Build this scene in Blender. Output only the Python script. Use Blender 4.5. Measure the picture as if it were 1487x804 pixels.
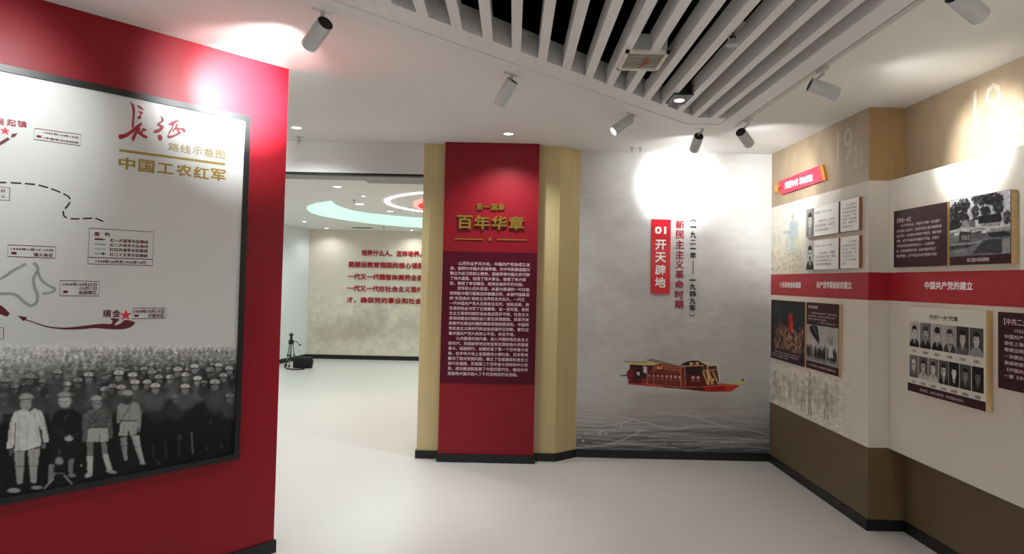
import bpy, math, random
import numpy as np
from mathutils import Vector, Matrix
from mathutils.geometry import tessellate_polygon

for o in list(bpy.data.objects): bpy.data.objects.remove(o)
SC = bpy.context.scene
COL = SC.collection
random.seed(7)

# ------------------------------------------------------------------ camera
FPX, CX, CY, PITCH, ROLL, YAW = 957.0, 739.24, 377.03, 0.03157, 0.0216, -0.0053
EYE = Vector((0, 0, 1.7))
_f0 = Vector((math.sin(YAW), math.cos(YAW), 0)); _r0 = Vector((math.cos(YAW), -math.sin(YAW), 0)); _z = Vector((0, 0, 1))
FW = _f0 * math.cos(PITCH) + _z * math.sin(PITCH); _u0 = -_f0 * math.sin(PITCH) + _z * math.cos(PITCH)
RT = _r0 * math.cos(ROLL) + _u0 * math.sin(ROLL); UP = _u0 * math.cos(ROLL) - _r0 * math.sin(ROLL)
cam = bpy.data.cameras.new('camera')
cam.sensor_fit = 'HORIZONTAL'; cam.sensor_width = 36; cam.lens = 36 * FPX / 1487
cam.shift_x = (743.5 - CX) / 1487; cam.shift_y = -(402 - CY) / 1487
cam.clip_start = 0.05; cam.clip_end = 100
co = bpy.data.objects.new('camera', cam); COL.objects.link(co)
M = Matrix((RT, UP, -FW)).transposed().to_4x4(); M.translation = EYE
co.matrix_world = M
SC.camera = co

# ------------------------------------------------------------------ world / exposure
W = bpy.data.worlds.new('hall'); SC.world = W; W.use_nodes = True
W.node_tree.nodes['Background'].inputs[0].default_value = (0.97, 1.0, 1.0, 1)
W.node_tree.nodes['Background'].inputs[1].default_value = 0.30
SC.view_settings.view_transform = 'Standard'; SC.view_settings.look = 'None'
SC.view_settings.gamma = 1; SC.view_settings.exposure = 0.68; SC.view_settings.use_curve_mapping = False

DOWN_W = 20.0      # each downlight of the near hall
FAR_W = 40.0       # each downlight of the far hall

# ------------------------------------------------------------------ survey helpers
def ray(px, py): return FW * FPX + RT * (px - CX) - UP * (py - CY)
class Plane:
    """a wall plane: origin O (z = 0), horizontal direction S (left to right as seen), N towards the viewer"""
    def __init__(s, O, S):
        s.O = Vector((O[0], O[1], 0)); s.S = Vector((S[0], S[1], 0)).normalized(); s.N = Vector((s.S.y, -s.S.x, 0))
    def at(s, px, py):
        r = ray(px, py); t = (s.N.dot(s.O - EYE)) / s.N.dot(r); P = EYE + r * t
        return (P - s.O).dot(s.S), P.z
    def pt(s, a, z, off=0.0): return s.O + s.S * a + s.N * off + Vector((0, 0, z))
    def shift(s, off): 
        q = Plane((0, 0), (1, 0)); q.O = s.O + s.N * off; q.S = s.S; q.N = s.N; return q
def Zm(ox, oy, k): return lambda x, y: (ox + x / k, oy + y / k)

# ------------------------------------------------------------------ materials
def lin(c):
    if isinstance(c, (int, float)): c = (c, c, c)
    return tuple(((v / 255) / 12.92 if v / 255 <= 0.04045 else ((v / 255 + 0.055) / 1.055) ** 2.4) for v in c)
def mat(name, rgb, rough=0.6, metal=0.0, emit=None, estr=0.0, var=0.06, scale=(6, 6, 6), bump=0.0, spec=0.5, coat=0.0, rvar=0.0, bscale=None):
    m = bpy.data.materials.new(name); m.use_nodes = True; nt = m.node_tree; b = nt.nodes['Principled BSDF']
    c = lin(rgb); b.inputs['Roughness'].default_value = rough; b.inputs['Metallic'].default_value = metal
    b.inputs['Specular IOR Level'].default_value = spec; b.inputs['Coat Weight'].default_value = coat; b.inputs['Coat Roughness'].default_value = 0.15
    tc = nt.nodes.new('ShaderNodeTexCoord'); mp = nt.nodes.new('ShaderNodeMapping'); mp.inputs['Scale'].default_value = scale
    nt.links.new(tc.outputs['Object'], mp.inputs[0])
    nz = nt.nodes.new('ShaderNodeTexNoise'); nz.inputs['Scale'].default_value = 1.0; nz.inputs['Detail'].default_value = 5
    nt.links.new(mp.outputs[0], nz.inputs['Vector'])
    mr = nt.nodes.new('ShaderNodeMapRange'); mr.inputs[1].default_value = 0.3; mr.inputs[2].default_value = 0.7
    mr.inputs[3].default_value = 1 - var; mr.inputs[4].default_value = 1 + var
    nt.links.new(nz.outputs[0], mr.inputs[0])
    mx = nt.nodes.new('ShaderNodeMix'); mx.data_type = 'RGBA'; mx.blend_type = 'MULTIPLY'; mx.inputs[0].default_value = 1
    mx.inputs[6].default_value = (*c, 1); nt.links.new(mr.outputs[0], mx.inputs[7]); nt.links.new(mx.outputs[2], b.inputs['Base Color'])
    if rvar:
        m2 = nt.nodes.new('ShaderNodeMapRange'); m2.inputs[1].default_value = .3; m2.inputs[2].default_value = .7
        m2.inputs[3].default_value = rough - rvar; m2.inputs[4].default_value = rough + rvar
        nt.links.new(nz.outputs[0], m2.inputs[0]); nt.links.new(m2.outputs[0], b.inputs['Roughness'])
    if bump:
        bp = nt.nodes.new('ShaderNodeBump'); bp.inputs['Strength'].default_value = bump; bp.inputs['Distance'].default_value = 0.002
        n2 = nt.nodes.new('ShaderNodeTexNoise'); n2.inputs['Scale'].default_value = 60 if bscale is None else bscale
        nt.links.new(tc.outputs['Object'], n2.inputs['Vector']); nt.links.new(n2.outputs[0], bp.inputs['Height']); nt.links.new(bp.outputs[0], b.inputs['Normal'])
    if emit is not None:
        b.inputs['Emission Color'].default_value = (*lin(emit), 1); b.inputs['Emission Strength'].default_value = estr
    return m
def print_mat(name, rough=0.5, coat=0.0, spec=0.4):
    m = bpy.data.materials.new(name); m.use_nodes = True; nt = m.node_tree; b = nt.nodes['Principled BSDF']
    a = nt.nodes.new('ShaderNodeAttribute'); a.attribute_name = 'Col'
    nt.links.new(a.outputs['Color'], b.inputs['Base Color']); b.inputs['Roughness'].default_value = rough
    b.inputs['Coat Weight'].default_value = coat; b.inputs['Specular IOR Level'].default_value = spec
    return m
CREAM = (222, 215, 203); MIST = (205, 203, 199)
m_ceil = mat('white_ceiling_paint', (226, 225, 221), 0.8, var=0.01)
m_floor = mat('pale_vinyl_floor', (214, 211, 206), 0.28, var=0.015, scale=(.35, .35, .35), spec=0.5)
m_red = mat('red_wall_paint', (138, 9, 27), 0.45, var=0.03, scale=(2, 2, 2), bump=0.05, spec=0.34)
m_redband = mat('red_band_print', (172, 28, 42), 0.5, var=0.03)
m_cream = mat('cream_wall_paper', CREAM, 0.65, var=0.02, scale=(2, 2, 2))
m_brown = mat('mottled_brown_paper', (164, 143, 116), 0.5, var=0.13, scale=(5, 5, 3))
m_brownlow = mat('brown_dado_paper', (104, 86, 62), 0.5, var=0.04, scale=(3, 3, 3))  # dado brown, its colour darkened in part for the weaker light low down
m_woodlow = mat('shaded_wood_grain', (112, 90, 60), 0.5, var=0.06, scale=(60, 60, 1.5))  # copy of the brown wood, colour darkened for the weaker light low down
m_wood = mat('brown_wood_grain', (170, 138, 94), 0.5, var=0.06, scale=(60, 60, 1.5))
m_oak = mat('pale_oak_laminate', (206, 188, 138), 0.45, var=0.06, scale=(50, 50, 1.2), spec=0.35)
m_black = mat('black_baseboard', (10, 11, 13), 0.45, var=0.05)
m_blackframe = mat('black_metal_frame', (16, 19, 19), 0.4, var=0.05, spec=0.5)
m_dark = mat('dark_plenum', (3, 3, 3), 0.9, var=0.0)
m_white = mat('white_painted_metal', (222, 221, 218), 0.5, var=0.02, scale=(30, 3, 30))
m_slat = mat('white_slat_paint', (224, 222, 220), 0.5, var=0.04, scale=(60, 3, 60))
m_track = mat('grey_white_track', (190, 190, 186), 0.5, var=0.03)
m_lampwhite = mat('lamp_white_metal', (196, 198, 196), 0.4, var=0.02)
m_lampblack = mat('lamp_black_cap', (12, 13, 13), 0.5, var=0.02)
m_lens = mat('lit_lens', (255, 255, 255), 0.3, emit=(248, 253, 255), estr=10.0)
m_lensdl = mat('lit_diffuser', (255, 255, 255), 0.3, emit=(255, 253, 248), estr=6.0)
m_mint = mat('mint_light_panel', (214, 250, 236), 0.4, emit=(190, 252, 226), estr=0.42)
m_neon = mat('white_light_ring', (255, 255, 255), 0.4, emit=(255, 255, 255), estr=4.0)
m_redlit = mat('red_lit_disc', (230, 40, 40), 0.4, emit=(250, 30, 30), estr=0.35)
m_pink = mat('pink_lit_rim', (250, 170, 160), 0.4, emit=(255, 160, 150), estr=0.5)
m_posterwhite = mat('poster_white', (212, 214, 212), 0.38, var=0.01, spec=0.5)
m_maroon = mat('maroon_panel_print', (84, 10, 34), 0.5, var=0.04, spec=0.2)
m_dmaroon = mat('dark_maroon_print', (56, 20, 30), 0.45, var=0.04, spec=0.25)
m_gold = mat('brushed_gold', (216, 172, 84), 0.28, metal=1.0, var=0.06, scale=(90, 90, 8))
m_goldink = mat('gold_ink', (160, 132, 48), 0.45, var=0.03)
m_ply = mat('pale_wood_edge', (214, 180, 122), 0.5, var=0.08, scale=(3, 3, 80))
m_plydark = mat('brown_wood_edge', (150, 104, 66), 0.5, var=0.08, scale=(3, 3, 80))
m_inkred = mat('crimson_ink', (158, 26, 44), 0.45, var=0.02)
m_inkmar = mat('dark_red_ink', (96, 22, 34), 0.45, var=0.02)
m_inkblk = mat('black_ink', (26, 22, 24), 0.45, var=0.02)
m_inkgry = mat('grey_green_ink', (152, 162, 158), 0.45, var=0.02)
m_star = mat('bright_red_ink', (226, 44, 70), 0.45, var=0.02)
m_letred = mat('red_acrylic_letter', (176, 16, 40), 0.25, var=0.02)
m_letblk = mat('black_acrylic_letter', (18, 18, 20), 0.25, var=0.02)
m_sign = mat('glossy_red_acrylic', (214, 22, 40), 0.15, var=0.02, coat=0.5)
m_letwht = mat('white_letter', (248, 246, 240), 0.4, var=0.0)
m_txt = mat('pale_pink_print', (228, 206, 208), 0.5, var=0.0)
m_txtgry = mat('grey_print', (96, 96, 108), 0.5, var=0.0)
m_year = mat('pale_year_print', (186, 172, 152), 0.5, var=0.02)
m_banner = mat('banner_crimson', (214, 26, 66), 0.4, var=0.04)
m_bannergold = mat('banner_gold', (226, 150, 40), 0.35, metal=0.4, var=0.05)
m_farwall = mat('far_beige_paper', (222, 213, 196), 0.6, var=0.02, scale=(1, 1, 1))
m_farwhite = mat('far_white_paint', (226, 230, 232), 0.7, var=0.01)
m_seam = mat('shadow_gap_black', (8, 9, 9), 0.6, var=0.0)
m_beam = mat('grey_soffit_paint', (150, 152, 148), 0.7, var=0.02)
m_vent = mat('cream_vent_metal', (220, 214, 200), 0.5, var=0.02)
m_ribbon = mat('red_ribbon', (190, 20, 20), 0.6, var=0.0)
m_chrome = mat('chrome', (190, 190, 186), 0.2, metal=1.0, var=0.02)
m_silver = mat('silver_aluminium', (176, 178, 180), 0.3, metal=1.0, var=0.02)
m_bag = mat('black_nylon', (14, 14, 15), 0.7, var=0.1, scale=(40, 40, 40))
m_plastic = mat('black_plastic', (12, 12, 13), 0.4, var=0.02)
m_print = print_mat('photographic_print', 0.55, spec=.2)
m_mural = print_mat('mural_print', 0.5)
m_wallprint = print_mat('wallpaper_print', 0.65)

# ------------------------------------------------------------------ object helpers
def empty(name, loc, label=None, cat=None, group=None):
    o = bpy.data.objects.new(name, None); o.location = loc; o.empty_display_size = 0.05; COL.objects.link(o)
    if label: o['label'] = label; o['category'] = cat
    if group: o['group'] = group
    return o
def wloc(o):
    v = Vector((0, 0, 0))
    while o is not None: v += o.location; o = o.parent
    return v
def link(name, me, material, parent=None, kind=None, loc=None):
    """mesh vertices are given in world coordinates; the object keeps its origin at loc or at its parent's"""
    o = bpy.data.objects.new(name, me); COL.objects.link(o)
    if material is not None: me.materials.append(material)
    base = wloc(parent) if parent is not None else Vector((0, 0, 0))
    if loc is not None: o.location = Vector(loc) - base
    if parent is not None: o.parent = parent
    off = base + o.location
    if off.length > 0: me.transform(Matrix.Translation(-off))
    if kind: o['kind'] = kind
    return o
def mk(name, verts, faces, material, parent=None, kind=None, loc=None, smooth=False):
    me = bpy.data.meshes.new(name); me.from_pydata([tuple(v) for v in verts], [], faces); me.update()
    if smooth: me.polygons.foreach_set('use_smooth', [True] * len(me.polygons))
    return link(name, me, material, parent, kind, loc)
class B:
    def __init__(s): s.v = []; s.f = []
    def add(s, vs, fs):
        n = len(s.v); s.v += [Vector(v) for v in vs]; s.f += [tuple(i + n for i in f) for f in fs]; return s
    def box(s, a, b):
        x0, y0, z0 = a; x1, y1, z1 = b
        return s.add([(x0,y0,z0),(x1,y0,z0),(x1,y1,z0),(x0,y1,z0),(x0,y0,z1),(x1,y0,z1),(x1,y1,z1),(x0,y1,z1)],
                     [(0,3,2,1),(4,5,6,7),(0,1,5,4),(1,2,6,5),(2,3,7,6),(3,0,4,7)])
    def prism(s, poly, z0, z1):
        """vertical prism over a plan polygon"""
        n = len(poly); t = tessellate_polygon([[Vector((p[0], p[1], 0)) for p in poly]])
        vs = [(p[0], p[1], z0) for p in poly] + [(p[0], p[1], z1) for p in poly]
        fs = [tuple(reversed(x)) for x in t] + [tuple(i + n for i in x) for x in t]
        fs += [(i, (i + 1) % n, n + (i + 1) % n, n + i) for i in range(n)]
        return s.add(vs, fs)
    def slab(s, pl, a0, a1, z0, z1, o0, o1):
        """box on a wall plane"""
        c = [pl.pt(a, z, o) for o in (o0, o1) for (a, z) in ((a0, z0), (a1, z0), (a1, z1), (a0, z1))]
        return s.add(c, [(0,3,2,1),(4,5,6,7),(0,1,5,4),(1,2,6,5),(2,3,7,6),(3,0,4,7)])
    def tube(s, p, q, r0, r1=None, n=16, cap=True):
        p, q = Vector(p), Vector(q); r1 = r0 if r1 is None else r1; d = (q - p).normalized()
        u = d.orthogonal().normalized(); w = d.cross(u)
        vs = [p + (u * math.cos(2*math.pi*i/n) + w * math.sin(2*math.pi*i/n)) * r0 for i in range(n)]
        vs += [q + (u * math.cos(2*math.pi*i/n) + w * math.sin(2*math.pi*i/n)) * r1 for i in range(n)]
        fs = [(i, (i+1) % n, n + (i+1) % n, n + i) for i in range(n)]
        if cap: fs += [tuple(reversed(range(n))), tuple(range(n, 2*n))]
        return s.add(vs, fs)
    def lathe(s, p, d, prof, n=24):
        """profile [(radius, distance along d)]"""
        p, d = Vector(p), Vector(d).normalized(); u = d.orthogonal().normalized(); w = d.cross(u); vs = []; fs = []
        for r, h in prof:
            vs += [p + d * h + (u * math.cos(2*math.pi*i/n) + w * math.sin(2*math.pi*i/n)) * max(r, 1e-5) for i in range(n)]
        for k in range(len(prof) - 1):
            fs += [(k*n+i, k*n+(i+1) % n, (k+1)*n+(i+1) % n, (k+1)*n+i) for i in range(n)]
        return s.add(vs, fs)
    def out(s, name, m, parent=None, kind=None, loc=None, smooth=False): return mk(name, s.v, s.f, m, parent, kind, loc, smooth)
def flat(name, pl, pts, off, m, parent=None, th=0.0006, px=True):
    """thin flat shape (printed ink or cut film) on a wall plane; pts in photo px or in (a, z)"""
    P = [pl.at(*p) if px else p for p in pts]; n = len(P)
    t = tessellate_polygon([[Vector((a, z, 0)) for a, z in P]])
    vs = [pl.pt(a, z, off) for a, z in P] + [pl.pt(a, z, off + th) for a, z in P]
    fs = [tuple(i + n for i in x) for x in t] + [(i, (i + 1) % n, n + (i + 1) % n, n + i) for i in range(n)]
    return mk(name, vs, fs, m, parent)
def stroke(name, pl, pts, w, off, m, parent=None, th=0.0006, px=True, closed=False):
    """ribbon of width w (m) along px points; w may be a list"""
    P = [Vector(pl.at(*p)) if px else Vector(p) for p in pts]; n = len(P)
    ws = w if isinstance(w, (list, tuple)) else [w] * n
    vs = []; fs = []
    for i in range(n):
        a = P[(i - 1) % n] if (closed or i > 0) else P[i]; b = P[(i + 1) % n] if (closed or i < n - 1) else P[i]
        d = (b - a).normalized(); q = Vector((-d.y, d.x)) * ws[i] / 2
        vs += [pl.pt(*(P[i] + q), off + th), pl.pt(*(P[i] - q), off + th)]
    for i in range(n if closed else n - 1):
        j = (i + 1) % n; fs.append((2*i, 2*i+1, 2*j+1, 2*j))
    return mk(name, vs, fs, m, parent)
def smoothpts(pts, k=6):
    out = []; n = len(pts)
    for i in range(n - 1):
        p0 = pts[max(i-1, 0)]; p1 = pts[i]; p2 = pts[i+1]; p3 = pts[min(i+2, n-1)]
        for j in range(k):
            t = j / k
            out.append(tuple(0.5*((2*p1[c]) + (-p0[c]+p2[c])*t + (2*p0[c]-5*p1[c]+4*p2[c]-p3[c])*t*t + (-p0[c]+3*p1[c]-3*p2[c]+p3[c])*t**3) for c in range(len(p1))))
    out.append(tuple(pts[-1])); return out
_tc = {}
def glyphs(s, bold=0.0, res=2):
    k = (s, bold, res)
    if k not in _tc:
        cu = bpy.data.curves.new('t', 'FONT'); cu.body = s; cu.size = 1; cu.resolution_u = res
        o = bpy.data.objects.new('t', cu); COL.objects.link(o); dg = bpy.context.evaluated_depsgraph_get()
        me = bpy.data.meshes.new_from_object(o.evaluated_get(dg))
        v = np.zeros(len(me.vertices) * 3); me.vertices.foreach_get('co', v); v = v.reshape(-1, 3)
        f = [tuple(p.vertices) for p in me.polygons]
        if bold > 0 and len(v):
            V = []; F = []
            for q, (dx, dy) in enumerate(((1, 1), (-1, 1), (1, -1), (-1, -1))):
                w = v.copy(); w[:, 0] += dx*bold*.75; w[:, 1] += dy*bold*.75; w[:, 2] = q*1e-5; V.append(w); F += [tuple(i + q*len(v) for i in x) for x in f]
            v = np.concatenate(V); f = F
        _tc[k] = (v, f); bpy.data.objects.remove(o); bpy.data.curves.remove(cu); bpy.data.meshes.remove(me)
    return _tc[k]
def text(name, pl, s, off, m, parent=None, box=None, px=True, bold=0.0, th=0.0006, place=None, res=2, shear=0.0):
    """box=((x0,y0),(x1,y1)): top-left / bottom-right of the ink; place=(a, z_baseline, em width, em height)"""
    v, f = glyphs(s, bold, res)
    if not len(v): return None
    if box is not None:
        (a0, z1), (a1, z0) = [(pl.at(*b) if px else b) for b in box]
        mn = v.min(0); mx = v.max(0)
        A = a0 + (v[:, 0] - mn[0]) / max(mx[0] - mn[0], 1e-6) * (a1 - a0); Zz = z0 + (v[:, 1] - mn[1]) / max(mx[1] - mn[1], 1e-6) * (z1 - z0)
    else:
        a, zb, sw, sh = place; A = a + v[:, 0] * sw; Zz = zb + v[:, 1] * sh
    A = A + shear * (Zz - Zz.min())
    n = len(A); top = [pl.pt(a, z, off + th + 2*d) for a, z, d in zip(A, Zz, v[:, 2])]
    fs = list(f); vs = top
    if th > 0.002:                      # raised letters get sides
        vs = top + [pl.pt(a, z, off) for a, z in zip(A, Zz)]
        cnt = {}
        for q in f:
            for i in range(len(q)):
                e = (q[i], q[(i+1) % len(q)]); cnt[frozenset(e)] = cnt.get(frozenset(e), []) + [e]
        for k2, es in cnt.items():
            if len(es) == 1: a, b = es[0]; fs.append((b, a, a + n, b + n))
    return mk(name, vs, fs, m, parent, kind='stuff' if name == 'text_line' else None)
def star(pl, c, r, rot=0.0, px=False):
    a0, z0 = pl.at(*c) if px else c
    return [(a0 + (r if i % 2 == 0 else r * .42) * math.sin(rot + math.pi*i/5), z0 + (r if i % 2 == 0 else r * .42) * math.cos(rot + math.pi*i/5)) for i in range(10)]

# ---- painting of photographic prints: a grid of small facets carrying printed colour
_rng = np.random.default_rng(3)
def vnoise(x, y, seed=0):
    r = np.random.default_rng(seed); T = r.random((257, 257))
    xi = np.floor(x).astype(int); yi = np.floor(y).astype(int); fx = x - xi; fy = y - yi
    fx = fx*fx*(3-2*fx); fy = fy*fy*(3-2*fy); a = xi % 256; b = yi % 256
    return (T[b, a]*(1-fx)*(1-fy) + T[b, a+1]*fx*(1-fy) + T[b+1, a]*(1-fx)*fy + T[b+1, a+1]*fx*fy)
def sstep(a, b, x): t = np.clip((x - a) / (b - a), 0, 1); return t*t*(3-2*t)
class Canvas:
    def __init__(s, pl, a0, a1, z0, z1, res, uv=False, base=(200, 200, 200)):
        s.pl = pl; s.nx = max(2, int(round((a1-a0)/res)) + 1); s.nz = max(2, int(round((z1-z0)/res)) + 1)
        s.a = np.linspace(a0, a1, s.nx); s.z = np.linspace(z0, z1, s.nz); A, Z = np.meshgrid(s.a, s.z)
        P = np.array(pl.O)[None, None] + A[..., None]*np.array(pl.S) + Z[..., None]*np.array((0, 0, 1.0)); s.P = P
        if uv: s.X = (A - a0)/(a1 - a0); s.Y = 1 - (Z - z0)/(z1 - z0)
        else:
            v = P - np.array(EYE); d = v @ np.array(FW); s.X = CX + FPX*(v @ np.array(RT))/d; s.Y = CY - FPX*(v @ np.array(UP))/d
        s.c = np.zeros((s.nz, s.nx, 3)); s.c[:] = np.array(lin(base)); s.m = np.zeros((s.nz, s.nx)); s.uv = uv
    def put(s, k, col, alpha=1.0):
        k = np.clip(k*alpha, 0, 1)[..., None]; s.c = s.c*(1-k) + np.array(lin(col))*k; s.m = np.maximum(s.m, k[..., 0])
    def sub(s, x0, x1, y0, y1): return None
    def blob(s, cx, cy, rx, ry, col, alpha=1.0, soft=0.35, rot=0.0):
        dx = s.X - cx; dy = s.Y - cy; c, q = math.cos(rot), math.sin(rot)
        d = np.sqrt(((dx*c + dy*q)/rx)**2 + ((-dx*q + dy*c)/ry)**2)
        s.put(1 - sstep(1-soft, 1+soft, d), col, alpha)
    def poly(s, pts, col, alpha=1.0):
        k = np.zeros(s.X.shape, bool); n = len(pts); xs = [p[0] for p in pts]; ys = [p[1] for p in pts]
        j = n - 1
        for i in range(n):
            yi, yj, xi, xj = ys[i], ys[j], xs[i], xs[j]
            if yi != yj:
                k ^= ((yi > s.Y) != (yj > s.Y)) & (s.X < (xj-xi)*(s.Y-yi)/(yj-yi)+xi)
            j = i
        f = np.pad(k.astype(float), 1, mode='edge'); f = (f[:-2, 1:-1] + f[2:, 1:-1] + f[1:-1, :-2] + f[1:-1, 2:])*.125 + f[1:-1, 1:-1]*.5
        s.put(f, col, alpha)
    def line(s, pts, w, col, alpha=1.0, soft=0.6):
        D = np.full(s.X.shape, 1e9)
        for (x0, y0), (x1, y1) in zip(pts[:-1], pts[1:]):
            L = (x1-x0)**2 + (y1-y0)**2 + 1e-9; t = np.clip(((s.X-x0)*(x1-x0)+(s.Y-y0)*(y1-y0))/L, 0, 1)
            D = np.minimum(D, np.hypot(s.X-x0-t*(x1-x0), s.Y-y0-t*(y1-y0)))
        s.put(1 - sstep(w/2*(1-soft), w/2*(1+soft), D), col, alpha)
    def grain(s, sc, amp, seed=1, k=None, sy=None):
        n = vnoise(s.X/sc, s.Y/(sy or sc), seed)*2 - 1; f = 1 + amp*n*(1 if k is None else k); s.c *= np.clip(f, 0, 3)[..., None]
    def out(s, name, off, m, parent=None, cut=False, kind=None):
        V = (s.P + np.array(s.pl.N)*off).reshape(-1, 3); nx, nz = s.nx, s.nz
        i = np.arange((nz-1)*(nx-1)); r = i // (nx-1); c = i % (nx-1); q = r*nx + c
        F = np.stack([q, q+1, q+1+nx, q+nx], 1)
        if cut:
            mk_ = (s.m.reshape(-1) > 0.3); F = F[mk_[F].any(1)]
            used = np.unique(F); mp = np.full(len(V), -1); mp[used] = np.arange(len(used)); V = V[used]; F = mp[F]; colr = s.c.reshape(-1, 3)[used]
        else: colr = s.c.reshape(-1, 3)
        me = bpy.data.meshes.new(name); me.vertices.add(len(V)); me.vertices.foreach_set('co', V.astype(np.float32).ravel())
        me.loops.add(F.size); me.loops.foreach_set('vertex_index', F.astype(np.int32).ravel())
        me.polygons.add(len(F)); me.polygons.foreach_set('loop_start', np.arange(0, F.size, 4, dtype=np.int32))
        me.update(); me.validate()
        at = me.color_attributes.new('Col', 'FLOAT_COLOR', 'POINT')
        at.data.foreach_set('color', np.concatenate([colr, np.ones((len(colr), 1))], 1).astype(np.float32).ravel())
        return link(name, me, m, parent, kind)

# ------------------------------------------------------------------ dimensions of the hall
H = 3.0; HF = 2.684; BB = 0.075
XA, XB, XJ = 2.538, 2.680, 2.796        # right wall: first stretch, cream facing of the second, brown of the second
YA, YJ, YC, YW = 6.476, 4.708, 6.20, 6.30
RX, RY = -1.433, 4.102; RS = Vector((0.656, 0.755, 0)).normalized()
P_A = Plane((XA, YA), (0, -1)); P_B = Plane((XB, YJ), (0, -1)); P_J = Plane((XJ, YJ), (0, -1))
P_back = Plane((0.653, YA), (1, 0)); P_col = Plane((-0.658, YC), (1, 0)); P_far = Plane((-4.246, 13.71), (1, 0))
P_red = Plane((RX, RY), RS)

# ------------------------------------------------------------------ structure
# floor: one continuous vinyl sheet
B().box((-9, -3.0, -0.1), (5, 14.2, 0)).out('floor', m_floor, kind='structure')
# near ceiling with the opening for the slat grille
hole = [(1.60, -2.6), (1.60, 5.04), (1.30, 5.04), (-1.30, 2.44), (-1.30, -2.6)]
outer = [(-9, -3), (3.2, -3), (3.2, 6.62), (-9, 6.62)]
allp = outer + hole; t = tessellate_polygon([[Vector((*p, 0)) for p in outer], [Vector((*p, 0)) for p in hole]])
vs = [(x, y, H) for x, y in allp] + [(x, y, H + 0.06) for x, y in allp]; n = len(allp)
fs = [tuple(x) for x in t] + [tuple(i + n for i in x) for x in t]
for a, b in ((0, 4), (4, 9)):
    for i in range(a, b): j = a + (i + 1 - a) % (b - a); fs.append((i, j, n + j, n + i))
mk('ceiling', vs, fs, m_ceil, kind='structure')
# dark plenum above the grille
pl = B(); pl.box((-1.6, -2.9, 3.8), (1.9, 5.4, 3.85)); pl.box((-1.6, -2.9, 3.07), (-1.55, 5.4, 3.8)); pl.box((1.85, -2.9, 3.07), (1.9, 5.4, 3.8))
pl.box((-1.6, 5.35, 3.07), (1.9, 5.4, 3.8)); pl.box((-1.6, -2.9, 3.07), (1.9, -2.85, 3.8)); pl.out('ceiling_void', m_dark, kind='structure')
du = B(); du.tube((-1.2, 1.2, 3.5), (1.7, 4.6, 3.5), .06); du.tube((0.9, -1, 3.45), (0.9, 5.3, 3.45), .03); du.out('ceiling_pipe', m_plastic, kind='structure')

# wall_left: the diagonal red partition
b = B()
a, z0 = -5.2, 0
e0 = P_red.pt(0, 0); e1 = P_red.pt(-5.2, 0); th = 0.24
b.prism([e0[:2], e1[:2], (e1 - P_red.N*th)[:2], (e0 - P_red.N*th)[:2]], 0, H)
b.out('wall_left', m_red, kind='structure')
def base_run(name, pts, hgt=BB, d=0.012, m=None):
    """baseboard following a polyline of plan points, standing d in front (to the right of the walking direction)"""
    b = B(); n = len(pts); P = [Vector((p[0], p[1])) for p in pts]; offs = []
    for i in range(n):
        ns = []
        if i > 0: dd = (P[i]-P[i-1]).normalized(); ns.append(Vector((dd.y, -dd.x)))
        if i < n-1: dd = (P[i+1]-P[i]).normalized(); ns.append(Vector((dd.y, -dd.x)))
        nn = sum(ns, Vector((0, 0))).normalized(); k = d / max(nn.dot(ns[0]), .3); offs.append(P[i] + nn*k)
    for i in range(n-1):
        q = [P[i], P[i+1], offs[i+1], offs[i]]
        b.prism([tuple(x) for x in q], 0, hgt)
    return b.out(name, m or m_black, kind='structure')
base_run('baseboard_left', [e1[:2], e0[:2], (e0 - P_red.N*th)[:2]])

# wall_middle: oak pilaster with wings, red face proud of it
wm = B(); wm.prism([(-0.872, YW), (0.441, YW), (0.653, YA), (0.653, 6.62), (-0.872, 6.62)], 0, H)
wmo = wm.out('wall_middle', m_oak, kind='structure')
rp = B(); rp.box((-0.658, YC, 0), (0.233, YW + .002, H - 0.001)); rpo = rp.out('red_face', m_red, wmo)
base_run('baseboard_middle', [(-0.872, 6.6), (-0.872, YW), (-0.658, YW), (-0.658, YC), (0.233, YC), (0.233, YW), (0.441, YW), (0.653, YA), (XA, YA)])
# door head: the lowered lintel over the opening, a black shadow gap under it and the grey soffit
B().box((-9, YW, HF + 0.018), (-0.872, 6.62, H)).out('trim_1', m_ceil, kind='structure')
B().box((-9, YW + .004, HF), (-0.872, 6.60, HF + 0.0179)).out('trim_2', m_seam, kind='structure')
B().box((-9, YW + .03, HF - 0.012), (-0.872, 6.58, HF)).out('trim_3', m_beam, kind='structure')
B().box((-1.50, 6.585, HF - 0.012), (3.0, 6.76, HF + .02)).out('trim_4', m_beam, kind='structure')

# back wall
B().box((0.653, YA, 0), (2.80, 6.62, H)).out('wall_back', m_cream, kind='structure')

# right wall, first stretch
wr = B(); wr.box((XA, YJ, 0), (3.2, 6.62, H)); wr = wr.out('wall_right', m_cream, kind='structure')
def skin(name, pl, a0, a1, z0, z1, m, parent, o0=0.0, o1=0.001): return B().slab(pl, a0, a1, z0, z1, o0, o1).out(name, m, parent)
LA = YA - YJ
CT, RTp, RBt, CB = 2.472, 1.815, 1.617, 0.577
skin('upper_paper', P_A, 0, LA, CT, H, m_brown, wr); skin('red_band', P_A, 0, LA, RBt, RTp, m_redband, wr); skin('dado_paper', P_A, 0, LA, 0, CB, m_brownlow, wr)
# the return facing the camera
P_ret = Plane((XA, YJ), (1, 0)); LR = XJ - XA; LRc = XB - XA
skin('upper_paper', P_ret, -.001, LR, CT, H, m_wood, wr); skin('red_band', P_ret, -.001, LRc + .002, RBt, RTp, m_redband, wr, 0, .0012); skin('dado_paper', P_ret, -.001, LR, 0, CB, m_woodlow, wr)
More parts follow.
